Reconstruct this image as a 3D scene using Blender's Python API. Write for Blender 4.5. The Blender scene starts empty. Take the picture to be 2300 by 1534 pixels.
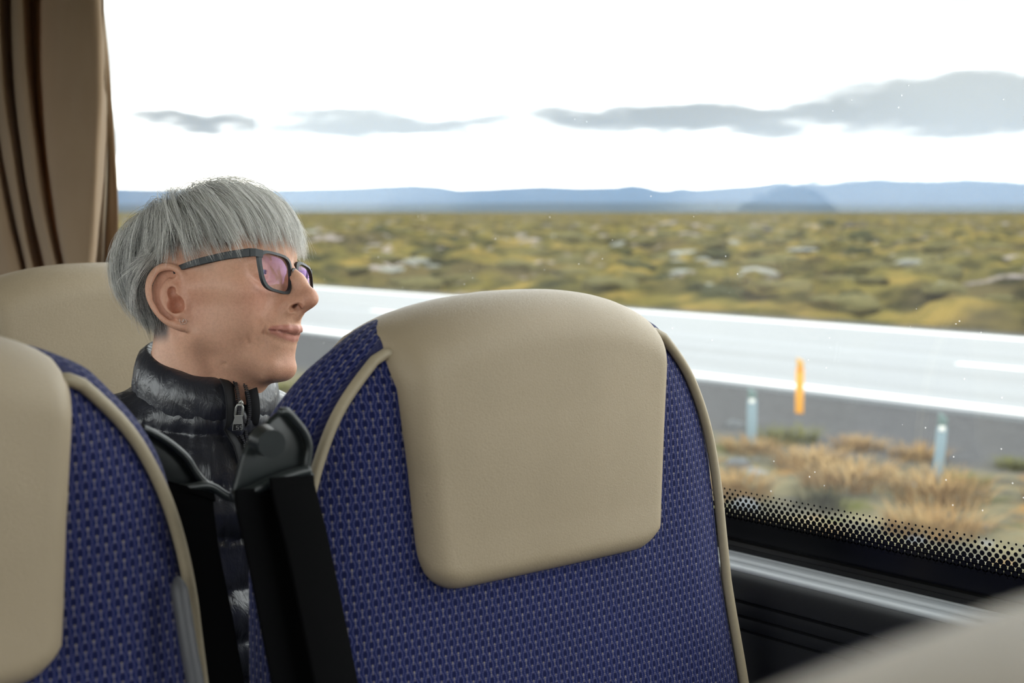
import bpy, bmesh, math, random
import numpy as np
from mathutils import Vector, Matrix

scene = bpy.context.scene
COL = scene.collection
PI = math.pi

# ------------------------------------------------------------------ camera
CAM_Z = 1.27
AX = np.array([-.758, .652, 0.0]); AX /= np.linalg.norm(AX)
RT = np.array([AX[1], -AX[0], 0.0])
PITCH = math.atan(292 / 3194.0)
FW = AX * math.cos(PITCH) + np.array([0, 0, -math.sin(PITCH)])
UPV = np.cross(RT, FW)
cam_data = bpy.data.cameras.new('camera')
cam = bpy.data.objects.new('camera', cam_data)
COL.objects.link(cam)
M = Matrix((RT.tolist(), UPV.tolist(), (-FW).tolist())).transposed().to_4x4()
M.translation = Vector((0, 0, CAM_Z))
cam.matrix_world = M
cam_data.lens = 50.0
cam_data.sensor_width = 36.0
cam_data.clip_start = 0.01
cam_data.clip_end = 60000
cam_data.dof.use_dof = True
cam_data.dof.focus_distance = 1.45
cam_data.dof.aperture_fstop = 6.3
scene.camera = cam

scene.view_settings.view_transform = 'Standard'
scene.view_settings.look = 'None'
scene.view_settings.gamma = 1.0
scene.view_settings.use_curve_mapping = False
scene.view_settings.exposure = 0.15
cy = scene.cycles
cy.max_bounces = 5; cy.diffuse_bounces = 3; cy.glossy_bounces = 3; cy.transmission_bounces = 4
cy.transparent_max_bounces = 10; cy.volume_bounces = 0
cy.caustics_reflective = False; cy.caustics_refractive = False
cy.use_adaptive_sampling = True; cy.adaptive_threshold = .04
SKY_WHITE = 4.3
SKY_CLOUD = 0.50


# ------------------------------------------------------------------ shader helpers
def s2l(r, g, b):
    def f(c):
        c /= 255.0
        return c / 12.92 if c <= .04045 else ((c + .055) / 1.055) ** 2.4
    return (f(r), f(g), f(b), 1.0)


class V:
    """socket with arithmetic"""
    def __init__(s, nt, k): s.nt, s.k = nt, k
    def _m(s, op, *o, clamp=False):
        n = s.nt.nodes.new('ShaderNodeMath'); n.operation = op; n.use_clamp = clamp
        for i, a in enumerate((s,) + o):
            if isinstance(a, V): s.nt.links.new(a.k, n.inputs[i])
            else: n.inputs[i].default_value = a
        return V(s.nt, n.outputs[0])
    def __add__(s, o): return s._m('ADD', o)
    __radd__ = __add__
    def __sub__(s, o): return s._m('SUBTRACT', o)
    def __rsub__(s, o): return (s * -1.0) + o
    def __mul__(s, o): return s._m('MULTIPLY', o)
    __rmul__ = __mul__
    def __truediv__(s, o): return s._m('DIVIDE', o)
    def __pow__(s, o): return s._m('POWER', o)
    def sqrt(s): return s._m('SQRT')
    def abs(s): return s._m('ABSOLUTE')
    def fract(s): return s._m('FRACT')
    def floor(s): return s._m('FLOOR')
    def lt(s, o): return s._m('LESS_THAN', o)
    def gt(s, o): return s._m('GREATER_THAN', o)
    def mx(s, o): return s._m('MAXIMUM', o)
    def mn(s, o): return s._m('MINIMUM', o)
    def sin(s): return s._m('SINE')
    def exp(s): return s._m('EXPONENT')
    def clamp(s): return s._m('ADD', 0.0, clamp=True)
    def ss(s, a, b):   # smoothstep a->b
        n = s.nt.nodes.new('ShaderNodeMapRange'); n.interpolation_type = 'SMOOTHSTEP'
        s.nt.links.new(s.k, n.inputs[0]); n.inputs[1].default_value = a; n.inputs[2].default_value = b
        return V(s.nt, n.outputs[0])


class Mat:
    def __init__(s, name):
        s.m = bpy.data.materials.new(name); s.m.use_nodes = True
        s.nt = s.m.node_tree; s.nt.nodes.clear()
        s.out = s.nt.nodes.new('ShaderNodeOutputMaterial')
    def node(s, t, **kw):
        n = s.nt.nodes.new(t)
        for k, v in kw.items(): setattr(n, k, v)
        return n
    def set(s, n, key, v):
        if isinstance(v, V): s.nt.links.new(v.k, n.inputs[key])
        elif hasattr(v, 'is_output'): s.nt.links.new(v, n.inputs[key])
        elif v is not None: n.inputs[key].default_value = v
    def coord(s, which='Object'):
        return s.node('ShaderNodeTexCoord').outputs[which]
    def attr(s, name):
        n = s.node('ShaderNodeAttribute', attribute_name=name); return n
    def xyz(s, sock):
        n = s.node('ShaderNodeSeparateXYZ'); s.nt.links.new(sock, n.inputs[0])
        return [V(s.nt, o) for o in n.outputs]
    def comb(s, x, y, z):
        n = s.node('ShaderNodeCombineXYZ')
        for i, a in enumerate((x, y, z)): s.set(n, i, a)
        return n.outputs[0]
    def mapping(s, vec, scale=(1, 1, 1), loc=(0, 0, 0), rot=(0, 0, 0)):
        n = s.node('ShaderNodeMapping'); s.nt.links.new(vec, n.inputs[0])
        n.inputs['Location'].default_value = loc; n.inputs['Rotation'].default_value = rot
        n.inputs['Scale'].default_value = scale
        return n.outputs[0]
    def noise(s, vec, scale, detail=3, rough=.5, dist=0.0):
        n = s.node('ShaderNodeTexNoise'); s.nt.links.new(vec, n.inputs['Vector'])
        n.inputs['Scale'].default_value = scale; n.inputs['Detail'].default_value = detail
        n.inputs['Roughness'].default_value = rough; n.inputs['Distortion'].default_value = dist
        return V(s.nt, n.outputs[0])
    def voro(s, vec, scale, feature='F1'):
        n = s.node('ShaderNodeTexVoronoi', feature=feature); s.nt.links.new(vec, n.inputs['Vector'])
        n.inputs['Scale'].default_value = scale
        return n
    def mix(s, fac, a, b, blend='MIX'):
        n = s.node('ShaderNodeMix', data_type='RGBA', blend_type=blend)
        s.set(n, 0, fac); s.set(n, 6, a); s.set(n, 7, b)
        return n.outputs[2]
    def ramp(s, fac, stops):
        n = s.node('ShaderNodeValToRGB'); s.set(n, 0, fac)
        e = n.color_ramp.elements
        while len(e) < len(stops): e.new(.5)
        for el, (p, c) in zip(e, stops): el.position = p; el.color = c
        return n.outputs[0]
    def bump(s, h, strength=.3, dist=.001, normal=None):
        n = s.node('ShaderNodeBump'); s.set(n, 'Height', h)
        n.inputs['Strength'].default_value = strength; n.inputs['Distance'].default_value = dist
        if normal is not None: s.nt.links.new(normal, n.inputs['Normal'])
        return n.outputs[0]
    def bsdf(s, color=None, rough=.5, metal=0.0, spec=.5, normal=None, **kw):
        n = s.node('ShaderNodeBsdfPrincipled')
        s.set(n, 'Base Color', color); s.set(n, 'Roughness', rough); s.set(n, 'Metallic', metal)
        s.set(n, 'Specular IOR Level', spec)
        if normal is not None: s.nt.links.new(normal, n.inputs['Normal'])
        for k, v in kw.items(): s.set(n, k.replace('_', ' '), v)
        return n.outputs[0]
    def mixsh(s, fac, a, b):
        n = s.node('ShaderNodeMixShader'); s.set(n, 0, fac)
        s.nt.links.new(a, n.inputs[1]); s.nt.links.new(b, n.inputs[2]); return n.outputs[0]
    def done(s, sh, target='Surface'):
        s.nt.links.new(sh, s.out.inputs[target]); return s.m


def simple(name, color, rough=.5, metal=0.0, spec=.5, nscale=None, namp=.12, **kw):
    m = Mat(name)
    if nscale:
        f = m.noise(m.coord(), nscale, 4)
        a = tuple(c * (1 - namp) for c in color[:3]) + (1,); b = tuple(min(1, c * (1 + namp)) for c in color[:3]) + (1,)
        c = m.mix(f, a, b)
    else: c = color
    return m.done(m.bsdf(c, rough, metal, spec, **kw))


# ------------------------------------------------------------------ world: bright overcast sky
world = bpy.data.worlds.new('overcast_sky'); scene.world = world
world.use_nodes = True
w = Mat.__new__(Mat); w.m = world; w.nt = world.node_tree; w.nt.nodes.clear()
wout = w.nt.nodes.new('ShaderNodeOutputWorld')
gen = w.coord('Generated')
dx, dy, dz = w.xyz(gen)
az = V(w.nt, w.node('ShaderNodeMath', operation='ARCTAN2').outputs[0])
w.nt.links.new(dy.k, az.k.node.inputs[0]); w.nt.links.new(dx.k, az.k.node.inputs[1])
el = dz._m('ARCSINE')
vec = w.comb(az * 7.0, el * 34.0, 0.0)
nn_ = w.node('ShaderNodeTexNoise', noise_dimensions='2D'); w.nt.links.new(vec, nn_.inputs['Vector'])
nn_.inputs['Scale'].default_value = 1.6; nn_.inputs['Detail'].default_value = 3.0; nn_.inputs['Roughness'].default_value = .6
n1 = V(w.nt, nn_.outputs[0])
AE = w.comb(az + (el * 190.0 + az * 23.0).sin() * .012, el + (n1 - .5) * .036, 0.0)
best = None
for (a0, e0, sa, se, amp) in [
        (2.520, .0585, .085, .0070, 1.0), (2.645, .0625, .040, .0050, .75), (2.570, .0830, .022, .0050, .5),
        (2.265, .0640, .105, .0085, 1.0), (2.115, .0700, .085, .0150, 1.2), (2.37, .068, .050, .0060, .75), (1.95, .075, .12, .016, 1.1),
        (2.12, .1335, .07, .005, .5), (2.70, .046, .05, .012, .45), (2.70, .105, .05, .030, .42)]:
    q = w.node('ShaderNodeVectorMath', operation='MULTIPLY_ADD'); w.nt.links.new(AE, q.inputs[0])
    q.inputs[1].default_value = (1 / sa, 1 / se, 0); q.inputs[2].default_value = (-a0 / sa, -e0 / se, 0)
    dn = w.node('ShaderNodeVectorMath', operation='DOT_PRODUCT'); w.nt.links.new(q.outputs[0], dn.inputs[0]); w.nt.links.new(q.outputs[0], dn.inputs[1])
    g = V(w.nt, dn.outputs['Value'])._m('MULTIPLY_ADD', .5, -math.log(amp))
    best = g if best is None else best.mn(g)
mask = (best * -1.0).exp()
# the same broken cloud goes on over the rest of the sky
broad = w.noise(gen, 3.6, 1.5, .6).ss(.50, .70) * .7
far = el.ss(.14, .26).mx((az - 2.43).abs().ss(.55, .80))
mask = mask.mx(broad * far)
mm = (mask * 1.6).ss(.02, 1.25)
# optical depth of the cloud in front of the bright layer
L = (mm * -math.log(SKY_WHITE / SKY_CLOUD)).exp() * SKY_WHITE
skyc = w.comb(L * (mm * -.03 + 1.0), L, L * 1.01)
# below the horizon: what the ground sends back
skyc = w.mix(el.ss(-.02, -.002), (.20, .20, .16, 1), skyc)
world.cycles.sampling_method = 'MANUAL'; world.cycles.sample_map_resolution = 256
bgn = w.node('ShaderNodeBackground'); w.nt.links.new(skyc, bgn.inputs[0])
w.nt.links.new(bgn.outputs[0], wout.inputs[0])


# ------------------------------------------------------------------ mesh helpers
def link(name, me, mat=None, parent=None, smooth=True):
    o = bpy.data.objects.new(name, me); COL.objects.link(o)
    if mat is not None: me.materials.append(mat)
    if smooth: me.shade_smooth()
    if parent is not None: o.parent = parent
    return o


def mesh_np(name, verts, faces, mat=None, parent=None, smooth=True, uv=None):
    me = bpy.data.meshes.new(name)
    me.from_pydata([tuple(map(float, v)) for v in verts], [], [tuple(map(int, f)) for f in faces])
    me.validate(); me.update()
    if uv is not None:
        l = me.uv_layers.new(name='UVMap')
        vi = np.empty(len(me.loops), np.int32); me.loops.foreach_get('vertex_index', vi)
        l.data.foreach_set('uv', np.asarray(uv, np.float32)[vi].ravel())
    return link(name, me, mat, parent, smooth)


def quads_np(name, V_, Q, mat=None, parent=None, smooth=True, uv=None):
    """fast all-quad (or all-tri) mesh from arrays"""
    V_ = np.asarray(V_, np.float32); Q = np.asarray(Q, np.int32); k = Q.shape[1]
    me = bpy.data.meshes.new(name)
    me.vertices.add(len(V_)); me.vertices.foreach_set('co', V_.ravel())
    me.loops.add(Q.size); me.loops.foreach_set('vertex_index', Q.ravel())
    me.polygons.add(len(Q)); me.polygons.foreach_set('loop_start', np.arange(0, Q.size, k, dtype=np.int32))
    me.update(calc_edges=True)
    if uv is not None:
        l = me.uv_layers.new(name='UVMap')
        l.data.foreach_set('uv', np.asarray(uv, np.float32)[Q.ravel()].ravel())
    return link(name, me, mat, parent, smooth)


def grid_faces(nu, nv, wrap_u=False, flip=False):
    I = np.arange(nu * nv).reshape(nu, nv)
    a = np.roll(I, -1, 0) if wrap_u else I[1:]
    b = I if wrap_u else I[:-1]
    Q = np.stack([b[:, :-1], a[:, :-1], a[:, 1:], b[:, 1:]], -1).reshape(-1, 4)
    return Q[:, ::-1] if flip else Q


def box_bm(bm, c, s, rot=None):
    r = bmesh.ops.create_cube(bm, size=1.0)
    for v in r['verts']:
        p = Vector((v.co.x * s[0], v.co.y * s[1], v.co.z * s[2]))
        if rot is not None: p = rot @ p
        v.co = p + Vector(c)
    return r['verts']


def bm_obj(name, bm, mat=None, parent=None, smooth=False, bevel=0.0, seg=2):
    if bevel:
        bmesh.ops.bevel(bm, geom=[e for e in bm.edges], offset=bevel, segments=seg, affect='EDGES', profile=.5)
    bmesh.ops.recalc_face_normals(bm, faces=bm.faces)
    me = bpy.data.meshes.new(name); bm.to_mesh(me); bm.free()
    return link(name, me, mat, parent, smooth)


def box(name, lo, hi, mat, parent=None, bevel=0.0):
    bm = bmesh.new()
    box_bm(bm, [(a + b) / 2 for a, b in zip(lo, hi)], [b - a for a, b in zip(lo, hi)])
    return bm_obj(name, bm, mat, parent, bool(bevel), bevel)


def catmull(pts, n):
    P = np.asarray(pts, float)
    P = np.vstack([2 * P[0] - P[1], P, 2 * P[-1] - P[-2]])
    out = []
    for i in range(1, len(P) - 2):
        t = np.linspace(0, 1, n, endpoint=False)[:, None]
        a, b, c, d = P[i - 1], P[i], P[i + 1], P[i + 2]
        out.append(.5 * (2 * b + (c - a) * t + (2 * a - 5 * b + 4 * c - d) * t ** 2 + (3 * b - a - 3 * c + d) * t ** 3))
    out.append(P[-2][None])
    return np.vstack(out)


def tube_geo(path, rad, k=10, closed=False, cap=True):
    P = np.asarray(path, float); n = len(P)
    rad = np.broadcast_to(np.asarray(rad, float), (n,))
    if closed: T_ = np.roll(P, -1, 0) - np.roll(P, 1, 0)
    else: T_ = np.gradient(P, axis=0)
    T_ /= np.linalg.norm(T_, axis=1)[:, None] + 1e-12
    N = np.zeros_like(P); a = np.array([0, 0, 1.0])
    if abs(T_[0] @ a) > .9: a = np.array([1.0, 0, 0])
    N[0] = np.cross(T_[0], a); N[0] /= np.linalg.norm(N[0])
    for i in range(1, n):
        v = N[i - 1] - T_[i] * (N[i - 1] @ T_[i]); N[i] = v / (np.linalg.norm(v) + 1e-12)
    B = np.cross(T_, N)
    th = np.linspace(0, 2 * PI, k, endpoint=False)
    R_ = P[:, None] + rad[:, None, None] * (np.cos(th)[None, :, None] * N[:, None] + np.sin(th)[None, :, None] * B[:, None])
    Vv = R_.reshape(-1, 3)
    F = []
    for i in range(n if closed else n - 1):
        j = (i + 1) % n
        for q in range(k):
            r = (q + 1) % k
            F.append((i * k + q, i * k + r, j * k + r, j * k + q))
    if cap and not closed:
        F.append(tuple(range(k))[::-1]); F.append(tuple((n - 1) * k + q for q in range(k)))
    return Vv, F


def tube(name, path, rad, mat, parent=None, k=10, closed=False):
    v, f = tube_geo(path, rad, k, closed)
    return mesh_np(name, v, f, mat, parent)


def ribbon_geo(path, side, width, thick):
    """flat strap: path points, side vectors (unit), width, thickness; rounded-rect section"""
    P = np.asarray(path, float); n = len(P)
    T_ = np.gradient(P, axis=0); T_ /= np.linalg.norm(T_, axis=1)[:, None]
    S = np.asarray(side, float); S = np.broadcast_to(S, P.shape).copy()
    S -= T_ * (S * T_).sum(1)[:, None]; S /= np.linalg.norm(S, axis=1)[:, None]
    Nn = np.cross(T_, S)
    sec = [(-1, -.6), (-.93, -1), (.93, -1), (1, -.6), (1, .6), (.93, 1), (-.93, 1), (-1, .6)]
    wv = np.broadcast_to(np.asarray(width, float), (n,))
    R_ = np.stack([P + S * (wv[:, None] * a / 2) + Nn * (thick * b / 2) for a, b in sec], 1)
    k = len(sec); F = []
    for i in range(n - 1):
        for q in range(k):
            r = (q + 1) % k; F.append((i * k + q, i * k + r, (i + 1) * k + r, (i + 1) * k + q))
    F.append(tuple(range(k))[::-1]); F.append(tuple((n - 1) * k + q for q in range(k)))
    return R_.reshape(-1, 3), F


def empty(name, loc=(0, 0, 0), rz=0.0):
    o = bpy.data.objects.new(name, None); COL.objects.link(o)
    o.location = loc; o.rotation_euler = (0, 0, rz); o.empty_display_size = .1
    return o


def tag(o, label=None, cat=None, group=None, kind=None):
    if label: o['label'] = label
    if cat: o['category'] = cat
    if group: o['group'] = group
    if kind: o['kind'] = kind
    return o


def copy_tree(o, parent=None):
    c = o.copy(); COL.objects.link(c); c.parent = parent
    for ch in list(o.children):
        copy_tree(ch, c)
    return c


def vnoise(P, seed=0):
    """smooth value noise of Nx2 or Nx3 points, about -1..1"""
    P = np.asarray(P, np.float64)
    if P.shape[1] == 2: P = np.c_[P, np.zeros(len(P))]
    i = np.floor(P).astype(np.int64); f = P - i; f = f * f * (3 - 2 * f)
    def h(x, y, z):
        n = (x * 374761393 + y * 668265263 + z * 2147483647 + seed * 1274126177) & 0x7fffffff
        n = ((n ^ (n >> 13)) * 1274126177) & 0x7fffffff
        return ((n ^ (n >> 16)) & 0xffff) / 32767.5 - 1
    r = 0
    for dx_ in (0, 1):
        for dy_ in (0, 1):
            for dz_ in (0, 1):
                wgt = (f[:, 0] if dx_ else 1 - f[:, 0]) * (f[:, 1] if dy_ else 1 - f[:, 1]) * (f[:, 2] if dz_ else 1 - f[:, 2])
                r = r + wgt * h(i[:, 0] + dx_, i[:, 1] + dy_, i[:, 2] + dz_)
    return r


def fbm(P, oct=4, seed=0):
    P = np.asarray(P, float); r = 0; a = 1; t = 0
    for k in range(oct):
        r = r + a * vnoise(P * 2 ** k, seed + k * 17); t += a; a *= .5
    return r / t


def sst(x, a, b):
    t = np.clip((np.asarray(x, float) - a) / (b - a), 0, 1); return t * t * (3 - 2 * t)
# ------------------------------------------------------------------ bus shell
GY = 1.25            # inner face of the left-hand glass
RY = -1.17           # right-hand glass
X0, X1 = -9.0, 3.0   # rear and front of the modelled cabin
M_PLASTIC = (lambda m: m.done(m.bsdf(m.mix(m.noise(m.coord(), 3, 3), s2l(188, 193, 197), s2l(198, 203, 207)), .34, 0, .6,
             normal=m.bump(m.noise(m.coord(), 900, 2), .08, .0005))))(Mat('sill_plastic_painted_sheen'))  # dark sill trim; its sky reflection is put into a pale base colour
M_PANEL = (lambda m: m.done(m.bsdf(m.mix(m.noise(m.coord(), 4, 4), s2l(30, 31, 34), s2l(38, 39, 42)), .62, 0, .35,
             normal=m.bump(m.noise(m.coord(), 700, 2), .2, .0005))))(Mat('wall_panel_vinyl'))
M_RUBBER = simple('rubber_seal', s2l(20, 20, 22), .6, nscale=30)
M_CEIL = simple('ceiling_vinyl', s2l(172, 169, 163), .8, nscale=5, namp=.04)
M_FLOOR = simple('floor_vinyl', s2l(62, 62, 66), .7, nscale=40)
M_BODY = simple('body_shell', s2l(225, 226, 228), .35, nscale=2, namp=.03)


def glass_mat(name, veil):
    m = Mat(name)
    lw = m.node('ShaderNodeLayerWeight'); lw.inputs[0].default_value = .5
    f = V(m.nt, lw.outputs['Facing'])
    F = f ** 5.0 * .975 + .025
    tr = m.node('ShaderNodeBsdfTransparent'); tr.inputs[0].default_value = (.93, .955, .945, 1)
    gl = m.node('ShaderNodeBsdfGlossy'); gl.inputs['Roughness'].default_value = 0.0
    base = m.mixsh(F, tr.outputs[0], gl.outputs[0])
    if veil:
        # dried dust and rain marks on the pane
        co = m.coord()
        dust = m.noise(m.mapping(co, (1, 1, .35)), 3.0, 5, .6).ss(.35, .75) * (veil * 1.0) + veil * .6
        sp = V(m.nt, m.voro(co, 55).outputs['Distance']).lt(.055) * m.noise(co, 9, 2).gt(.56) * .30
        tl = m.node('ShaderNodeBsdfTranslucent'); tl.inputs[0].default_value = (.9, .9, .88, 1)
        base = m.mixsh((dust + sp).clamp(), base, tl.outputs[0])
    return m.done(base)


M_GLASS = glass_mat('window_glass', .014)
M_FRIT = simple('black_ceramic_print', s2l(12, 13, 16), .25)


def struct(o): o['kind'] = 'structure'; return o


# --- glazing (left side): two panes meeting behind the curtain
Z_SILL, Z_TOP = .846, 1.86
PIL = (-3.04, -2.79)
panes = [('window_1', (PIL[1], X1 - .5)), ('window_2', (X0 + .3, PIL[0]))]
for nm, (xa, xb) in panes:
    wnd = struct(empty(nm, ((xa + xb) / 2, GY, Z_SILL)))
    wnd['label'] = 'wide bus side window ahead of the curtain' if nm == 'window_1' else 'bus side window behind the curtain, seen as a sliver'
    g = box('glass_pane', (xa - wnd.location.x, 0, 0), (xb - wnd.location.x, .005, Z_TOP - Z_SILL), M_GLASS, wnd)
    # ceramic print: solid band below, dot rows fading upward
    bm = bmesh.new()
    box_bm(bm, (0, -.0004, (.914 - Z_SILL) / 2), (xb - xa, .0006, .914 - Z_SILL))
    bm_obj('frit_band', bm, M_FRIT, wnd)
    pitch = .0080; rows = 8
    a0 = max(xa, -1.75) if nm == 'window_1' else xa; b0 = min(xb, -.2) if nm == 'window_1' else xb
    vs, fs = [], []
    for r in range(rows):
        rad = .0040 * (1 - r / rows) ** .75 + .0004
        z = .9150 + r * pitch * .62
        for i in range(int((b0 - a0) / pitch)):
            x = a0 + (i + .5 * (r % 2)) * pitch
            k = len(vs)
            for q in range(8):
                vs.append((x - wnd.location.x + rad * math.cos(q * PI / 4), -.0005, z - Z_SILL + rad * math.sin(q * PI / 4)))
            fs.append(tuple(range(k, k + 8)))
    d = mesh_np('frit_dots', vs, fs, M_FRIT, wnd, smooth=False); d['kind'] = 'stuff'

wall = struct(empty('wall_left', (0, GY, 0)))


def extr(name, prof, xa, xb, mat, parent=None, smooth=True):
    """extrude an open or closed (y,z) profile along x"""
    P = np.asarray(prof, float); n = len(P)
    o = parent.location if parent else Vector((0, 0, 0))
    va = np.c_[np.full(n, xa - o.x), P[:, 0] - o.y, P[:, 1] - o.z]; vb = va.copy(); vb[:, 0] = xb - o.x
    F = [(i, (i + 1) % n, n + (i + 1) % n, n + i) for i in range(n)]
    F.append(tuple(range(n))[::-1]); F.append(tuple(range(n, 2 * n)))
    me = bpy.data.meshes.new(name); me.from_pydata(np.vstack([va, vb]).tolist(), [], F); me.update()
    ob = link(name, me, mat, parent, smooth)
    if smooth: me.set_sharp_from_angle(angle=math.radians(40))
    return ob


# thin seal under the glass, then the three-step sill moulding, then the ribbed panel below
extr('glass_seal', [(1.249, .860), (1.243, .862), (1.2395, .8885), (1.2415, .8925), (1.249, .8930)], X0, X1, M_RUBBER, wall)
extr('sill_upright', [(1.243, .850), (1.236, .852), (1.2345, .8850), (1.2375, .8880), (1.249, .8880), (1.249, .850)], X0, X1, M_PANEL, wall)
extr('sill_rail', [(1.243, .8830), (1.2340, .8838), (1.2310, .8834), (1.2290, .8815), (1.2270, .8832), (1.2245, .8830), (1.2205, .8822), (1.214, .8806),
                   (1.2115, .8780), (1.2115, .850), (1.243, .850)], X0, X1, M_PLASTIC, wall)
extr('sill_strip', [(1.2105, .8790), (1.2080, .8800), (1.201, .8785), (1.1965, .8768), (1.1950, .8745), (1.1950, .850), (1.2105, .850)], X0, X1, M_PLASTIC, wall)
extr('sill_apron', [(1.1940, .8740), (1.1915, .8750), (1.1870, .8735), (1.1825, .8695), (1.1785, .8630), (1.1760, .8560), (1.1750, .8510), (1.1750, .8500),
                    (1.1775, .8480), (1.21, .8480), (1.21, .874)], X0, X1, M_PANEL, wall)
for za, zb in ((.8470, .8325), (.8312, .8175), (.8162, .12)):
    extr('panel_rib', [(1.1770, za), (1.1752, za - .0010), (1.1745, za - .003), (1.1745, zb + .003), (1.1752, zb + .0010), (1.1770, zb), (1.21, zb), (1.21, za)], X0, X1, M_PANEL, wall)
box('wall_core', (X0, -.045, .0), (X1, .12, .845), M_BODY, wall)
box('window_post', (PIL[0], -.03, .84), (PIL[1], .03, Z_TOP + .02), M_PANEL, wall)
box('cant_rail', (X0, -.06, Z_TOP), (X1, .12, 2.12), M_CEIL, wall)
box('rear_post', (X0, -.04, .78), (X0 + .3, .1, Z_TOP), M_PANEL, wall)
box('front_post', (X1 - .5, -.04, .78), (X1, .1, Z_TOP), M_PANEL, wall)

wr = struct(empty('wall_right', (0, RY, 0)))
box('lower_panel', (X0, -.10, 0), (X1, .05, .84), M_PANEL, wr)
box('cant_rail', (X0, -.12, Z_TOP), (X1, .06, 2.12), M_CEIL, wr)
for xa in (X0, X1 - .14):
    box('window_post', (xa, -.06, .84), (xa + .14, .03, Z_TOP), M_PANEL, wr)
w3 = struct(empty('window_3', (0, RY, Z_SILL))); w3['label'] = 'long glazing on the far side of the bus'
box('glass_pane', (X0, -.075, 0), (X1, -.07, Z_TOP - Z_SILL), glass_mat('window_glass_plain', 0), w3)

fl = struct(box('floor', (X0, RY, -.06), (X1, GY, 0), M_FLOOR))
ce = struct(box('ceiling', (X0, RY - .1, 2.1), (X1, GY + .1, 2.16), M_CEIL))
wb = struct(box('wall_rear', (X0 - .05, RY - .1, 0), (X0, GY + .1, 2.12), M_PANEL))
wf = struct(empty('wall_front', (X1, 0, 0)))  # unseen bus front, closed in around the windscreen to cut light from ahead
box('front_panel', (0, RY - .1, 0), (.05, GY + .1, 1.15), M_PANEL, wf)
box('front_header', (0, RY - .1, 1.70), (.05, GY + .1, 2.12), M_CEIL, wf)
w4 = struct(empty('window_4', (X1, 0, 1.15))); w4['label'] = 'windscreen at the front of the bus'
box('glass_pane', (.02, RY - .1, 0), (.026, GY + .1, .55), bpy.data.materials['window_glass_plain'], w4)
# ------------------------------------------------------------------ seats
def fabric_mat():
    m = Mat('blue_woven_seat_fabric')
    uvn = m.node('ShaderNodeUVMap', uv_map='UVMap').outputs[0]
    u, v, _ = m.xyz(uvn)
    P = .0131
    def cell(ou, ov):
        a = ((u / P + ou).fract() - .5); b = ((v / P + ov).fract() - .5)
        return a, b
    a1, b1 = cell(0.0, 0.0); a2, b2 = cell(.5, .5)
    def oval(a, b): return ((a / .25) ** 2.0 + (b / .40) ** 2.0)._m('SQRT')
    # power of negative numbers is fine for exponent 2 through multiplication
    def oval(a, b):
        aa = a / .25; bb = b / .42; return (aa * aa + bb * bb).sqrt()
    o1, o2 = oval(a1, b1), oval(a2, b2)
    d = o1.mn(o2)
    thread = ((v / (P / 7.0)) * (2 * PI)).sin() * .5 + .5
    threadu = ((u / (P / 9.0)) * (2 * PI)).sin() * .5 + .5
    ring = d.ss(.62, .80) * (1.0 - d.ss(.88, 1.10))
    core = 1.0 - d.ss(.40, .66)
    # bright dotted uprights between neighbouring cells
    def bar(a, b):
        x = ((a + .5).fract() - .5)
        x2 = (a.abs() - .5).abs()
        return (1.0 - x2.ss(.015, .05)) * (1.0 - b.abs().ss(.24, .32))
    bars = bar(a1, b1).mx(bar(a2, b2))
    knot = (1.0 - (a1.abs() - .5).abs().ss(.03, .075)) * (1.0 - (b1 - .27).abs().ss(.03, .08))
    knot2 = (1.0 - (a2.abs() - .5).abs().ss(.03, .075)) * (1.0 - (b2 - .27).abs().ss(.03, .08))
    co = m.coord()
    vary = m.noise(co, 130, 3).ss(.3, .7)
    base = m.mix(m.noise(co, 9, 3), s2l(17, 28, 76), s2l(24, 35, 92))
    c = m.mix(core * .8, base, s2l(8, 13, 56))
    c = m.mix(ring * (thread * .7 + .3) * .85, c, s2l(90, 91, 130))
    br = (bars * (thread * .75 + .25)).mx(knot.mx(knot2))
    c = m.mix(br * (vary * .45 + .32), c, s2l(176, 164, 146))
    h = ring * .5 + br + thread * .25 + threadu * .15 - core * .5
    nrm = m.bump(h, .5, .0006)
    return m.done(m.bsdf(c, .85, 0, .25, normal=nrm, Sheen_Weight=.06, Sheen_Roughness=.4))


def leather_mat():
    m = Mat('beige_leatherette')
    co = m.coord()
    c = m.mix(m.noise(co, 14, 4), s2l(168, 151, 124), s2l(181, 163, 136))
    wv = m.mapping(co, (1, 1.9, .8))
    cr = V(m.nt, m.voro(m.mapping(co, (1, 1.5, .75), rot=(.5, 0, 0)), 520, 'DISTANCE_TO_EDGE').outputs['Distance'])
    wr = m.noise(wv, 210, 5, .68, 1.4)
    h = cr.ss(0, .18) * .35 + wr * 1.1 + m.noise(co, 700, 2) * .15
    return m.done(m.bsdf(c, .48, 0, .42, normal=m.bump(h, .42, .0010)))


M_FABRIC = fabric_mat()
M_LEATHER = leather_mat()
M_PIPE = simple('beige_piping', s2l(168, 154, 128), .5, nscale=200, namp=.08)
M_SHELL = simple('seat_shell_plastic', s2l(58, 60, 64), .5, nscale=20)
M_GREY = simple('grey_armrest_plastic', s2l(84, 84, 87), .5, nscale=30, namp=.05)
M_STEEL = simple('seat_frame_steel', s2l(70, 72, 76), .35, .8)

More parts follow.
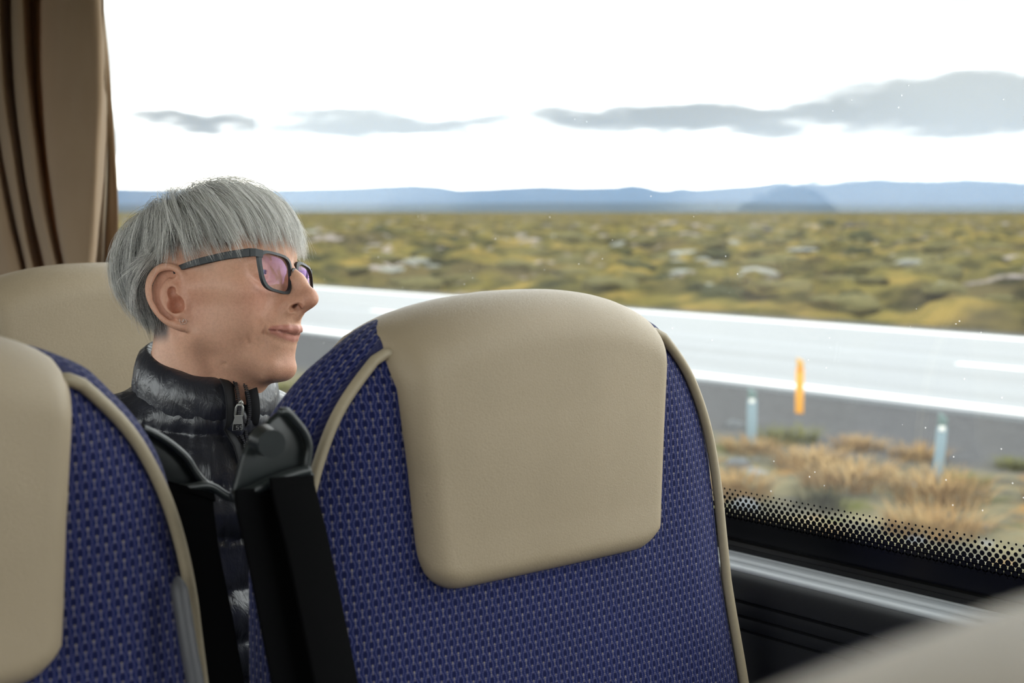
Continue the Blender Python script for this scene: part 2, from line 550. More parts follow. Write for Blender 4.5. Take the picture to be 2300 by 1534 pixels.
HWZ = np.array([.40, .50, .60, .70, .78, .88, .95, 1.0, 1.05, 1.09, 1.12, 1.15, 1.165, 1.178, 1.186, 1.190])
HWU = np.array([.215, .232, .250, .262, .262, .252, .247, .243, .232, .216, .197, .168, .149, .122, .084, .002])
FXZ = np.array([.40, .50, .60, .70, .80, .90, 1.0, 1.10, 1.20])
FXX = np.array([.075, .066, .056, .044, .028, .013, .004, .0, -.002])
TH = .112
TKZ = np.array([.40, 1.0, 1.06, 1.10, 1.14, 1.17, 1.185, 1.192]); TKX = np.array([.114, .114, .112, .106, .092, .066, .048, .034])
def tk(z): return float(np.interp(z, TKZ, TKX))


def hw(z): return np.interp(z, HWZ, HWU)
def fx(z): return np.interp(z, FXZ, FXX)


def smooth_interp(xs, ys, n):
    c = catmull(np.c_[xs, ys], 12); c[:, 0] = np.maximum.accumulate(c[:, 0])
    t = np.linspace(0, 1, n)
    return c


_c = catmull(np.c_[HWZ, HWU], 8)
_c[:, 1] = np.maximum(_c[:, 1], .002)


def make_seat(arm=False):
    root = empty('bus_seat')
    # --- backrest: loops at each height
    Z = _c[:, 0]; H = _c[:, 1]
    n = len(Z)
    loops = []; uvs = []
    arc_len = np.r_[0, np.cumsum(np.hypot(np.diff(Z), np.diff(H)))] + Z[0]
    # section parameter: front from -1..1, side, back
    ft = np.linspace(-1, 1, 25)
    for z, h in zip(Z, H):
        k = min(1.0, h / .16)
        thick = tk(z)
        x0 = fx(z) - .028 * (1 - sst(1.194 - z, 0, .04))
        r = min(.020, h * .45)
        pts = []
        for t in ft:           # front face with soft crown and rolled edge
            u = t * (h - .006)
            e = sst(1 - abs(t), 0, .16)
            x = x0 + (-.010 + .010 * e) + .006 * (1 - t * t)
            pts.append((x, u))
        for s in np.linspace(.08, .92, 9):   # +u side, bulging outward a little
            pts.append((x0 - .010 - s * (thick - .02), h + (.008 + .018 * sst(z, .98, 1.10)) * math.sin(PI * s) ** .8 * k - .012 * sst(s, .7, 1.0)))
        for t in np.linspace(1, -1, 13):
            pts.append((x0 - thick - .012 * (1 - t * t) * k, t * max(h - .02, h * .6)))
        for s in np.linspace(.92, .08, 9):
            pts.append((x0 - .010 - s * (thick - .02), -h - (.008 + .018 * sst(z, .98, 1.10)) * math.sin(PI * s) ** .8 * k + .012 * sst(s, .7, 1.0)))
        arc = arc_len[len(loops)]
        loops.append([(x, u, z) for x, u in pts])
        per = np.r_[0, np.cumsum(np.hypot(*np.diff(np.array(pts), axis=0).T))]
        uvs.append(np.c_[np.where(np.arange(len(pts)) < 25, [p[1] for p in pts], np.where(np.arange(len(pts)) >= len(pts) - 9, per - per[-1], per - per[24])), np.where(np.arange(len(pts)) < 25, z, arc)])
    L = np.array(loops); m_ = L.shape[1]
    Vv = L.reshape(-1, 3); UV = np.array(uvs).reshape(-1, 2)
    Q = grid_faces(m_, n, wrap_u=True)
    idx = np.arange(n * m_).reshape(n, m_).T.reshape(-1)   # grid_faces indexes [section][level]
    Q = idx[Q]
    F = [tuple(q) for q in Q] + [tuple((n - 1) * m_ + np.arange(m_))]
    o = mesh_np('backrest', Vv, F, M_FABRIC, root, uv=UV)
    # --- piping on both front edges
    for s in (-1, 1):
        sel = (Z > .43) & (Z < 1.152)
        zz, hh = Z[sel], H[sel]
        zz = np.r_[zz, 1.1545, 1.1555]; hh = np.r_[hh, hh[-1] - .010, .138]
        tube('piping', np.c_[fx(zz) - .008, s * (hh + .001), zz], .0048, M_PIPE, root, 8)
    # --- headrest cover: front pad, over the top, down the back
    na, ns = 49, 90
    A = np.linspace(-1, 1, na)
    Vh = np.zeros((na, ns, 3))
    top = lambda u: np.interp(abs(u), HWU[::-1], HWZ[::-1])
    for i, a in enumerate(A):
        # half-width as a function of height (front panel)
        def wz(z): return np.interp(z, [.95, 1.0, 1.06, 1.14, 1.17, 1.2], [.138, .144, .149, .158, .168, .170])
        # bottom edge with round corners
        ca = abs(a)
        zb = .9535 + .040 * (1 - math.sqrt(max(0, 1 - max(0, (ca - .74) / .26) ** 2)))
        uT = a * .168
        zt = top(uT) + .011
        zt = 1.2005 - .030 * (ca ** 2.3) - .010 * ca ** 8
        Zs = np.linspace(0, 1, ns)
        nf = 46
        fr = np.linspace(0, 1, nf) ** 1.0
        zr = .046
        for k in range(nf):                    # up the front
            z = zb + (zt - zr - zb) * fr[k]
            hwid = wz(z)
            u = a * hwid
            de = min((1 - ca) * hwid, (z - zb) + .0) if k < nf else 1
            de = max(0.0, min((1 - ca) * hwid, z - zb))
            pad = .027 * math.sqrt(max(0, 1 - (1 - min(1, de / .021)) ** 2)) - .007
            crown = .006 * (1 - a * a) * math.sin(PI * min(1, (z - zb) / .26))
            hz_ = max(hw(z), abs(u) + .002); t_ = u / hz_
            sx = fx(z) - .028 * (1 - sst(1.194 - z, 0, .04)) - .010 + .010 * float(sst(1 - abs(t_), 0, .16)) + .006 * (1 - t_ * t_)
            Vh[i, k] = (sx + pad + crown, u, z)
        x_f = Vh[i, nf - 1, 0]
        z_b = zt - zr; wtop = float(wz(z_b))
        x_b = fx(z_b) - tk(z_b) - .012
        thick_b = x_f - x_b
        edge = math.sqrt(max(0, 1 - (1 - min(1, (1 - ca) * .166 / .016)) ** 2))
        for k in range(nf, nf + 24):           # over the top
            q = (k - nf + 1) / 24 * PI
            cx = (x_f + x_b) / 2
            Vh[i, k] = (cx + thick_b / 2 * math.cos(q), a * (wtop + (.168 - wtop) * math.sin(q) ** 1.5), zt - zr + zr * math.sin(q) - .018 * (1 - edge) * math.sin(q) ** 1.2)
        for k in range(nf + 24, ns):           # down the back
            q = (k - nf - 23) / (ns - nf - 24)
            zz = z_b - .12 * q
            Vh[i, k] = (fx(zz) - tk(zz) - .012 - .006 * (1 - a * a), a * (wtop - .035 * min(1, q * 3)), zz)
    o = quads_np('headrest_cover', Vh.reshape(-1, 3), grid_faces(na, ns), M_LEATHER, root)
    sm = o.modifiers.new('thick', 'SOLIDIFY'); sm.thickness = .006; sm.offset = -1
    # --- cushion, shell, base
    bm = bmesh.new(); box_bm(bm, (.27, 0, .435), (.46, .44, .12))
    cu = bm_obj('seat_cushion', bm, M_FABRIC, root, True, .035, 4)
    uvl = cu.data.uv_layers.new(name='UVMap')
    for lp in cu.data.loops:
        c = cu.data.vertices[lp.vertex_index].co; uvl.data[lp.index].uv = (c.y, c.x + c.z)
    bm = bmesh.new(); box_bm(bm, (-.085, 0, .62), (.020, .38, .52))
    bm_obj('back_shell', bm, M_SHELL, root, True, .008)
    bm = bmesh.new(); box_bm(bm, (.24, 0, .35), (.40, .36, .05)); bm_obj('seat_pan', bm, M_SHELL, root, True, .01)
    for s in (-1, 1):
        bm = bmesh.new(); box_bm(bm, (.22, s * .13, .165), (.06, .04, .33)); bm_obj('leg', bm, M_STEEL, root, True, .006)
    return root


ROW_A, ROW_B, ROW_C = -.93, -.079, -1.815
WY, AY = .83, .245
seat = make_seat()
seat.location = (ROW_A, WY, 0)
G_SEAT = 'blue and beige bus seats'
tag(seat, 'blue patterned bus seat with beige headrest in the middle, in front of the woman', 'bus seat', G_SEAT)
s2 = copy_tree(seat); s2.location = (ROW_A, AY, 0)
tag(s2, 'blurred blue bus seat with beige headrest cut by the left edge, nearest the belts', 'bus seat', G_SEAT)
s3 = copy_tree(seat); s3.location = (ROW_C, WY, 0)
tag(s3, 'bus seat the woman sits in, its beige headrest showing behind her head', 'bus seat', G_SEAT)
s4 = copy_tree(seat); s4.location = (ROW_B, AY, 0)
tag(s4, 'strongly blurred seat whose beige headrest fills the bottom right corner', 'bus seat', G_SEAT)

# ------------------------------------------------------------------ seat belts between the two seats
M_BELT = (lambda m: m.done(m.bsdf(s2l(8, 8, 9), .9, 0, .06,
          normal=m.bump((V(m.nt, m.xyz(m.node('ShaderNodeUVMap', uv_map='UVMap').outputs[0])[1].k) * 4200.0).sin(), .12, .0003))))(Mat('black_belt_webbing'))
M_HOOK = (lambda m: m.done(m.bsdf(m.mix(m.noise(m.coord(), 60, 4), s2l(34, 38, 38), s2l(46, 51, 51)), .36, 0, .55,
          normal=m.bump(m.noise(m.coord(), 500, 3), .12, .0005))))(Mat('black_belt_bracket'))


def strap(name, pts, side, width, parent, thick=.0024):
    P = catmull(pts, 10)
    S = np.asarray(side, float)
    v, f = ribbon_geo(P, S, width, thick)
    L = np.r_[0, np.cumsum(np.linalg.norm(np.diff(P, axis=0), axis=1))]
    uv = np.c_[np.tile(np.arange(8), len(P)), np.repeat(L, 8)]
    org = np.array(parent.location)
    return mesh_np(name, v - org, f, M_BELT, parent, uv=uv)


def plate(name, outline, org, du, dv, thick, mat, parent, rim=0.0):
    """bevelled plate from a 2-D outline in the (du,dv) frame"""
    du = np.array(du, float); dv = np.array(dv, float); nn = np.cross(du, dv); nn /= np.linalg.norm(nn)
    bm = bmesh.new()
    vs = [bm.verts.new(Vector((np.array(org) + du * a + dv * b).tolist())) for a, b in outline]
    fc = bm.faces.new(vs)
    ex = bmesh.ops.extrude_face_region(bm, geom=[fc])
    for g in ex['geom']:
        if isinstance(g, bmesh.types.BMVert): g.co += Vector((nn * thick).tolist())
    bmesh.ops.recalc_face_normals(bm, faces=bm.faces)
    o = bm_obj(name, bm, mat, parent, True, .0022, 3)
    o.data.set_sharp_from_angle(angle=math.radians(45))
    return o


def px(x, y, X):      # a measured point on a plane of constant bus-length position
    d = FW + RT * (x - 1150) / 3194.0 - UPV * (y - 767) / 3194.0
    t = X / d[0]
    return np.array([0, 0, CAM_Z]) + d * t


# folded armrest of the near row, standing against the seat edge
ar = catmull([px(397, 1296, -.914), px(402, 1320, -.911), px(412, 1380, -.906), px(425, 1460, -.900), px(440, 1540, -.895), px(462, 1700, -.885), px(480, 1900, -.872)], 6)
v, f = tube_geo(ar - np.array([ROW_A, AY, 0]), np.r_[np.linspace(.002, .0062, 8), np.full(len(ar) - 8, .0062)], 14)
o = mesh_np('armrest', v, f, M_GREY, s2)
o['label'] = 'grey folded-up armrest'

# belt of the window seat: hooked bracket with a round boss, two webbing falls
b1 = empty('seat_belt', (-.90, .55, 1.07))
tag(b1, 'black seat belt hanging from the bracket with a round boss beside the middle seat', 'seat belt', 'black seat belts between the seats')
O1 = np.array(b1.location)
out = [px(x, y, -.90)[1:] for x, y in [(592, 962), (612, 940), (634, 921), (648, 924), (668, 948), (688, 976), (694, 1000), (691, 1040), (687, 1062), (640, 1075), (590, 1098), (545, 1120), (524, 1112), (530, 1085), (548, 1020), (565, 985)]]
plate('bracket', [(y - O1[1], z - O1[2]) for y, z in out], (-.006, 0, 0), (0, 1, 0), (0, 0, 1), .006, M_HOOK, b1)
rim = catmull([px(x, y, -.896) - O1 for x, y in [(628, 925), (645, 926), (664, 946), (684, 973), (693, 1002), (690, 1040), (690, 1058), (697, 1072)]], 8)
tube('bracket_rim', rim, .0034, M_HOOK, b1, 10)
bc = px(592, 990, -.892)
bm = bmesh.new()
r = bmesh.ops.create_cone(bm, cap_ends=True, segments=28, radius1=.0115, radius2=.0102, depth=.020,
                          matrix=Matrix.Translation(Vector((bc - O1).tolist()) + Vector((.006, 0, 0))) @ Matrix.Rotation(PI / 2, 4, 'Y') @ Matrix.Rotation(.25, 4, 'X'))
o = bm_obj('boss', bm, M_HOOK, b1, True); o.data.set_sharp_from_angle(angle=math.radians(50))
tube('guide_bar', catmull([px(x, y, -.890) - O1 for x, y in [(522, 1118), (560, 1104), (610, 1082), (660, 1064), (694, 1056)]], 6), .0042, M_HOOK, b1, 10)
strap('webbing', [px(575, 1096, -.888), px(578, 1130, -.886), px(600, 1230, -.882), px(633, 1400, -.872), px(672, 1600, -.86), px(700, 1800, -.845), np.array([-.79, .60, .62]), np.array([-.74, .605, .51])], (-.25, .95, 0), .042, b1)
strap('webbing', [px(655, 1070, -.886), px(662, 1110, -.882), px(690, 1220, -.876), px(728, 1400, -.864), px(768, 1600, -.85), px(800, 1800, -.835), np.array([-.78, .645, .62]), np.array([-.73, .65, .51])], (-.25, .95, 0), .044, b1)

# belt of the aisle seat, its hook half hidden behind the seat
b2 = empty('seat_belt', (-1.00, .51, 1.06))
tag(b2, 'black seat belt with a bent hook beside the piping of the left seat', 'seat belt', 'black seat belts between the seats')
O2 = np.array(b2.location)
out = [px(x, y, -1.0)[1:] for x, y in [(318, 965), (345, 972), (384, 998), (418, 1028), (440, 1062), (462, 1088), (480, 1100), (470, 1118), (430, 1122), (380, 1112), (330, 1120), (310, 1040)]]
plate('bracket', [(y - O2[1], z - O2[2]) for y, z in out], (-.006, 0, 0), (0, 1, 0), (0, 0, 1), .006, M_HOOK, b2)
rim = catmull([px(x, y, -.996) - O2 for x, y in [(318, 962), (345, 974), (384, 999), (418, 1030), (440, 1064), (460, 1086), (474, 1090)]], 8)
tube('bracket_rim', rim, .0034, M_HOOK, b2, 10)
tube('guide_bar', catmull([px(x, y, -.990) - O2 for x, y in [(360, 1112), (390, 1100), (430, 1094), (470, 1092), (505, 1112), (526, 1120)]], 6), .0036, M_HOOK, b2, 10)
strap('webbing', [px(424, 1094, -.988), px(425, 1130, -.982), px(440, 1250, -.975), px(470, 1400, -.965), px(505, 1600, -.945), px(540, 1800, -.92), np.array([-.88, .53, .60]), np.array([-.85, .53, .45])], (-.25, .95, 0), .048, b2)

# ------------------------------------------------------------------ curtain
def curtain_mat():
    m = Mat('taupe_curtain_cloth')
    co = m.coord()
    uvn = m.node('ShaderNodeUVMap', uv_map='UVMap').outputs[0]
    u, v, _ = m.xyz(uvn)
    weave = (u * 5200.0).sin() * .5 + (v * 5200.0).sin() * .5
    c = m.mix(m.noise(co, 12, 4), s2l(156, 132, 106), s2l(168, 144, 116))
    d = m.bsdf(c, .9, 0, .15, normal=m.bump(weave, .15, .0004), Sheen_Weight=.2)
    t = m.node('ShaderNodeBsdfTranslucent'); t.inputs[0].default_value = s2l(205, 165, 125)
    return m.done(m.mixsh(.20, d, t.outputs[0]))


def lining_mat():
    m = Mat('pale_curtain_lining')
    d = m.bsdf(m.mix(m.noise(m.coord(), 20, 3), s2l(205, 190, 168), s2l(216, 202, 182)), .9, 0, .1)
    t = m.node('ShaderNodeBsdfTranslucent'); t.inputs[0].default_value = s2l(225, 205, 175)
    return m.done(m.mixsh(.45, d, t.outputs[0]))


def py_(x, y, Y):
    d = FW + RT * (x - 1150) / 3194.0 - UPV * (y - 767) / 3194.0
    return np.array([0, 0, CAM_Z]) + d * (Y / d[1])


cur = empty('curtain', (-2.85, 1.17, 1.1))
tag(cur, 'gathered taupe curtain hanging at the window post behind the woman', 'curtain')
OC = np.array(cur.location)


def cloth(name, keys, mat, rows_y=(-330, -150, 0, 150, 300, 450, 600, 860)):
    """keys: list of (x at y=0, x at y=300, x at y=600, wall offset) across the cloth; bends into folds"""
    K = np.array(keys, float)
    rows = []
    for yy in np.linspace(rows_y[0], rows_y[-1], 42):
        # quadratic through the three measured heights, held straight above the frame
        t = max(yy, -330) / 600.0
        l0 = (t - .5) * (t - 1) / .5; l1 = t * (t - 1) / -.25; l2 = t * (t - .5) / .5
        xs = K[:, 0] * l0 + K[:, 1] * l1 + K[:, 2] * l2 if yy > 0 else K[:, 0] + (K[:, 1] - K[:, 0]) * yy / 300.0 * .6
        if yy > 600: xs = K[:, 2] + (K[:, 2] - K[:, 1]) * (yy - 600) / 300
        rows.append([py_(x, yy, 1.17 - off) for x, off in zip(xs, K[:, 3])])
    R_ = np.array(rows)                                    # rows x keys x 3
    fine = np.array([catmull(r, 7) for r in R_])
    nr, nc, _ = fine.shape
    wob = fbm(np.c_[np.repeat(np.arange(nr), nc) * .13, np.tile(np.arange(nc), nr) * .10, np.zeros(nr * nc)], 3, 5).reshape(nr, nc)
    fine[:, :, 1] += wob * .006
    uvw = np.stack(np.meshgrid(np.arange(nr) * .02, np.arange(nc) * .006, indexing='ij'), -1).reshape(-1, 2)
    o = quads_np(name, (fine - OC).reshape(-1, 3), grid_faces(nr, nc), mat, cur, uv=uvw)
    s = o.modifiers.new('thick', 'SOLIDIFY'); s.thickness = .0016
    return o


# x at the frame top, at y=300, at y=600, and how far the fold stands off the wall
cloth('drape', [(-95, -70, -30, .02), (-70, -45, 10, .05), (-48, -18, 45, .045), (-30, -4, 52, .02), (-14, 8, 62, .045), (0, 20, 74, .062), (14, 34, 88, .040),
                (26, 44, 98, .018), (29, 47, 104, .050), (40, 62, 118, .078), (58, 78, 134, .070), (66, 84, 141, .030), (72, 88, 140, .010), (86, 94, 139, .012),
                (97, 100, 141, .060), (104, 106, 148, .088), (140, 140, 165, .095), (180, 182, 190, .090), (212, 216, 206, .078), (226, 231, 213, .060), (229, 235, 216, .035), (222, 228, 212, .010)], curtain_mat())
cloth('lining_edge', [(221, 226, 208, .020), (227, 233, 213, .026), (231, 238, 222, .028), (233, 240, 232, .022), (229, 238, 236, .010)], lining_mat())
cloth('rear_drape', [(200, 205, 200, .002), (215, 225, 220, .010), (226, 240, 240, .016), (231, 250, 255, .012), (234, 260, 268, .004), (228, 255, 262, -.006)], bpy.data.materials['taupe_curtain_cloth'])
# ------------------------------------------------------------------ landscape
GZ = -1.15
ROAD = (15.2, 25.05)


def ground_h(x, y):
    """terrain height above GZ"""
    P = np.c_[x, y]
    d = np.hypot(x, y)
    lava = sst(y, 26.2, 30)
    verge = sst(y, 2.2, 4.0) * (1 - sst(y, 10.8, 13.0))
    other = sst(-y, 4, 9)
    h = lava * (fbm(P * .14, 4, 3) * .95 + np.abs(fbm(P * .42, 3, 9)) * .75 - .15 + .35 * sst(y, 27, 60))
    h = h * np.clip(1.1 - d / 900, .25, 1.1)
    h += verge * (fbm(P * .7, 4, 21) * .14 - .03)
    h += other * fbm(P * .2, 3, 5) * .4
    h += sst(y, 60, 500) * fbm(P * .012, 3, 31) * 1.2
    h += lava * fbm(P * 2.1, 2, 40) * .10 * np.clip(1.3 - d / 70, 0, 1)
    sh = 1 - sst(np.abs(y - 20.1), 4.75, 8.0)       # shoulder and road bed, flat
    h = h * (1 - sh) - .03 * sh
    return h


def ground_mat():
    m = Mat('moss_heath_ground')
    geo = m.node('ShaderNodeNewGeometry').outputs['Position']
    x, y, z = m.xyz(geo)
    big = m.noise(geo, .10, 4, .6); mid = m.noise(geo, .55, 5, .62); fin = m.noise(geo, 4.5, 4, .65)
    mid2 = m.noise(m.mapping(geo, (1, 1, 1), (37, 11, 5)), .40, 5, .62)
    lich = m.noise(m.mapping(geo, (1, 1, 1), (-17, 91, 3)), .22, 6, .66)
    moss = m.mix(mid.ss(.35, .65), s2l(47, 48, 29), s2l(92, 84, 45))
    moss = m.mix(mid2.ss(.50, .66) * .85, moss, s2l(118, 100, 52))
    moss = m.mix(big.ss(.50, .62) * .7, moss, s2l(67, 59, 42))
    moss = m.mix((1.0 - mid2.ss(.34, .48)) * .9, moss, s2l(27, 28, 20))
    stone = m.mix(fin, s2l(106, 98, 97), s2l(145, 136, 132))
    moss = m.mix(lich.ss(.585, .635) * fin.ss(.30, .55), moss, stone)
    # gravel shoulder and rough verge beside the near lane
    grav = m.mix(m.noise(geo, 9, 5, .7), s2l(51, 52, 53), s2l(90, 90, 91))
    vergec = m.mix(m.noise(geo, 2.2, 5, .65).ss(.38, .62), s2l(72, 70, 60), s2l(104, 98, 76))
    vergec = m.mix(m.noise(m.mapping(geo, (1, 1, 1), (9, 4, 2)), 1.4, 4, .6).ss(.56, .68), vergec, s2l(122, 94, 56))
    vergec = m.mix(m.noise(m.mapping(geo, (1, 1, 1), (2, 44, 2)), 1.1, 4, .6).ss(.56, .70), vergec, s2l(72, 74, 34))
    vergec = m.mix(m.noise(m.mapping(geo, (1, 1, 1), (5, 4, 22)), 3.0, 4, .6).ss(.62, .70), vergec, s2l(115, 116, 116))
    wob = (m.noise(geo, .8, 4) - .5) * 2.4
    c = m.mix((y + wob).ss(11.0, 12.4), vergec, grav)
    c = m.mix((y + wob * .4).ss(25.9, 26.5), c, moss)
    nrm = m.bump(fin * 1.0 + m.noise(geo, 14, 4) * .4, .6, .12)
    return m.done(m.bsdf(c, 1.0, 0, .0, normal=nrm))


# one ground mesh: polar grid, dense in the window's view
az_c = math.atan2(AX[1], AX[0])
azs = np.concatenate([np.linspace(az_c - PI, az_c - .62, 40, endpoint=False), np.linspace(az_c - .62, az_c - .40, 60, endpoint=False),
                      np.linspace(az_c - .40, az_c + .40, 520, endpoint=False), np.linspace(az_c + .40, az_c + .62, 60, endpoint=False),
                      np.linspace(az_c + .62, az_c + PI, 40, endpoint=False)])
rs = np.concatenate([[.3, 1.2, 2.2], np.geomspace(3.0, 900, 330), np.geomspace(960, 26000, 24)])
A_, R_ = np.meshgrid(azs, rs, indexing='ij')
gx, gy = (R_ * np.cos(A_)).ravel(), (R_ * np.sin(A_)).ravel()
gz = ground_h(gx, gy) + GZ
gz = gz - sst(np.hypot(gx, gy), 900, 3000) * .3
ground = quads_np('ground', np.c_[gx, gy, gz], grid_faces(len(azs), len(rs), wrap_u=True, flip=False), ground_mat())
struct(ground)

# road
M_ROAD = (lambda m: m.done(m.bsdf(m.mix(m.noise(m.mapping(m.coord(), (.03, 1.4, 1)), 1.0, 4, .6).ss(.35, .7), s2l(92, 95, 97), s2l(110, 114, 117)), .6, 0, .5,
          normal=m.bump(m.noise(m.coord(), 60, 3), .2, .01))))(Mat('worn_asphalt'))
M_PAINT = simple('white_road_paint', s2l(212, 212, 208), .6, nscale=3, namp=.05)
road = box('road', (-1500, ROAD[0], GZ - .2), (900, ROAD[1], GZ + .03), M_ROAD); struct(road); road['label'] = 'pale grey two lane road beyond the window'
for y_, w_ in ((15.63, .17), (24.60, .17)):
    box('edge_line', (-1500, y_ - w_, GZ + .03), (900, y_ + w_, GZ + .034), M_PAINT, road)
for k in range(-14, 4):
    xa = -12.35 + k * 16.0
    box('centre_dash', (xa, 19.80, GZ + .03), (xa + 4.0, 20.0, GZ + .034), M_PAINT, road)


# marker posts
def post(name, x, y, h, w_, mats, label, lean=0.0):
    z0 = float(ground_h(np.array([x]), np.array([y]))[0]) + GZ
    r = empty(name, (x, y, z0)); r.rotation_euler = (0, lean, .6)
    tag(r, label, 'marker post')
    bm = bmesh.new()
    box_bm(bm, (0, 0, h * .40 - .04), (w_ * 1.15, w_ * .5, h * .80 + .08))
    bm_obj('shaft', bm, mats[0], r, True, w_ * .1)
    bm = bmesh.new()
    vs = box_bm(bm, (0, 0, h * .9), (w_, w_ * .42, h * .2))
    for v in vs:
        if v.co.z > h * .95 and v.co.x > 0: v.co.z -= w_ * .6
    bm_obj('cap', bm, mats[1], r, True, w_ * .08)
    bm = bmesh.new(); box_bm(bm, (0, -w_ * .28, h * .78), (w_ * .6, .006, h * .07)); bm_obj('reflector', bm, mats[2], r, True, .001)
    return r


M_YEL = simple('yellow_post_plastic', s2l(214, 148, 40), .5, nscale=8, namp=.06)
M_BLU = simple('weathered_pale_blue_post', s2l(114, 133, 141), .7, nscale=9, namp=.10)
M_BLD = simple('post_head_grey_green', s2l(92, 112, 110), .6, nscale=9)
M_REF = simple('post_reflector', s2l(225, 225, 220), .3)
post('marker_post', -10.69, 13.79, .68, .085, (M_YEL, simple('post_cap_ochre', s2l(196, 150, 66), .6), simple('post_reflector_amber', s2l(206, 130, 30), .3)), 'yellow marker post at the near edge of the road')
post('marker_post', -9.46, 11.42, .62, .085, (M_BLU, M_BLD, M_REF), 'pale blue post in the verge just right of the middle seat')
post('marker_post', -7.16, 11.26, .66, .080, (M_BLU, M_BLD, M_REF), 'pale blue post in the verge, the rightmost of the posts', .06)

# plants and stones
rnd = random.Random(7)


def tuft_mesh(name, n, h, spread, mat, seed, wid=.012):
    r = random.Random(seed); vs, fs = [], []
    for i in range(n):
        a = r.uniform(0, 2 * PI); d = spread * math.sqrt(r.random()) * .6
        L = h * r.uniform(.6, 1.1); lean = r.uniform(.1, 1.0); b = a + r.uniform(-.8, .8)
        bx, by = d * math.cos(a), d * math.sin(a); wx, wy = -math.sin(b) * wid, math.cos(b) * wid
        k = len(vs)
        for t in (0, .45, .8, 1.0):
            px_ = bx + math.cos(b) * lean * L * t * t; py2 = by + math.sin(b) * lean * L * t * t; z = L * t * (1 - .25 * lean * t)
            q = (1 - t) ** .7 + .05
            vs += [(px_ - wx * q, py2 - wy * q, z - .02), (px_ + wx * q, py2 + wy * q, z - .02)]
        for s in range(3): fs.append((k + 2 * s, k + 2 * s + 1, k + 2 * s + 3, k + 2 * s + 2))
    me = bpy.data.meshes.new(name); me.from_pydata(vs, [], fs); me.update(); me.materials.append(mat); return me


def blob_mesh(name, mat, seed, rough=.35, flat=.6, sub=3):
    bm = bmesh.new(); bmesh.ops.create_icosphere(bm, subdivisions=sub, radius=1)
    co = np.array([v.co[:] for v in bm.verts])
    d = 1 + rough * fbm(co * 1.6 + seed * 3.1, 4, seed) + rough * .4 * np.abs(fbm(co * 4 + seed, 2, seed + 5))
    for v, k in zip(bm.verts, d):
        v.co *= k; v.co.z *= flat
    me = bpy.data.meshes.new(name); bm.to_mesh(me); bm.free(); me.shade_smooth(); me.materials.append(mat); return me


def plant_mat(name, c1, c2):
    m = Mat(name); co = m.coord()
    oi = m.node('ShaderNodeObjectInfo')
    c = m.mix(m.noise(co, 3.0, 4).ss(.35, .65), c1, c2)
    return m.done(m.bsdf(c, .95, 0, .02, normal=m.bump(m.noise(co, 7, 3), .8, .15)))


P_OR = plant_mat('dry_orange_grass', s2l(150, 126, 88), s2l(136, 108, 70))
P_YG = plant_mat('yellow_green_grass', s2l(104, 102, 57), s2l(89, 90, 50))
P_GR = plant_mat('dark_green_heather', s2l(50, 52, 35), s2l(63, 63, 41))
P_OL = plant_mat('olive_dwarf_willow', s2l(79, 76, 49), s2l(90, 84, 53))
P_LI = plant_mat('lichen_white_lava', s2l(132, 134, 126), s2l(113, 113, 108))
P_ST = plant_mat('bluish_grey_stone', s2l(102, 106, 109), s2l(124, 126, 128))
P_DK = plant_mat('dark_lava_rock', s2l(49, 49, 48), s2l(63, 62, 59))


PLACED = []


def free(x, y, r):
    for (a, b, c) in PLACED:
        if (x - a) ** 2 + (y - b) ** 2 < (1.15 * (r + c)) ** 2: return False
    PLACED.append((x, y, r)); return True


def scatter(name, meshes, spots, label, cat, group):
    for (x, y, sx, sz) in spots:
        if not free(x, y, sx * (.28 if 'tuft' in name or 'heather' in name else 1.0)): continue
        z = float(ground_h(np.array([x]), np.array([y]))[0]) + GZ
        o = bpy.data.objects.new(name, rnd.choice(meshes)); COL.objects.link(o)
        o.location = (x, y, z); o.scale = (sx, sx * rnd.uniform(.8, 1.2), sz); o.rotation_euler = (0, 0, rnd.uniform(0, 6.28))
        tag(o, label, cat, group)


def gpix(x, y):
    d = FW + RT * (x - 1150) / 3194.0 - UPV * (y - 767) / 3194.0
    t = (GZ - CAM_Z) / d[2]
    return d[0] * t, d[1] * t


tO = [tuft_mesh('grass_tuft', 260, .26, .50, P_OR, s, .007) for s in (1, 2, 3)]
tY = [tuft_mesh('grass_tuft', 260, .24, .50, P_YG, s, .007) for s in (4, 5, 6)]
spO, spY, spS, spG = [], [], [], []
for (x, y, kind, s) in [(1650, 1090, 'o', 1.2), (1770, 990, 'y', 1.0), (1860, 1000, 'y', .8), (1905, 1080, 'o', 1.2), (1780, 1060, 'o', 1.0), (1690, 1010, 'o', .8), (1960, 1100, 'g', 1.5),
                        (1840, 1120, 'g', .9), (2020, 1110, 'g', .7), (2110, 1110, 'o', 1.3), (2060, 1030, 'o', .8), (2100, 1180, 'o', 1.2), (2200, 1190, 'o', 1.3), (2260, 1210, 'y', 2.0), (2180, 1210, 'y', 1.2),
                        (2285, 1050, 'y', .6), (1990, 1170, 'o', 1.2), (1730, 1110, 'y', 1.0), (2040, 1050, 'y', .8), (1640, 1120, 'y', 1.0), (1930, 1010, 'o', .7), (2250, 1120, 'o', .7), (1850, 1050, 'o', .9), (2160, 1080, 'y', .7)]:
    X, Y = gpix(x, y)
    if Y < 2.6: continue
    {'o': spO, 'y': spY, 'g': spG}[kind].append((X, Y, s * (.55 + Y * .05), s * (.45 + Y * .04)))
for i in range(170):
    X, Y = rnd.uniform(-20, 2), rnd.uniform(3.2, 11.6)
    (spO if rnd.random() < .5 else spY).append((X, Y, rnd.uniform(.5, 1.2), rnd.uniform(.5, .9)))
scatter('grass_tuft', tO, spO, 'tuft of dry orange grass in the verge between bus and road', 'grass', 'orange grass tufts in the verge')
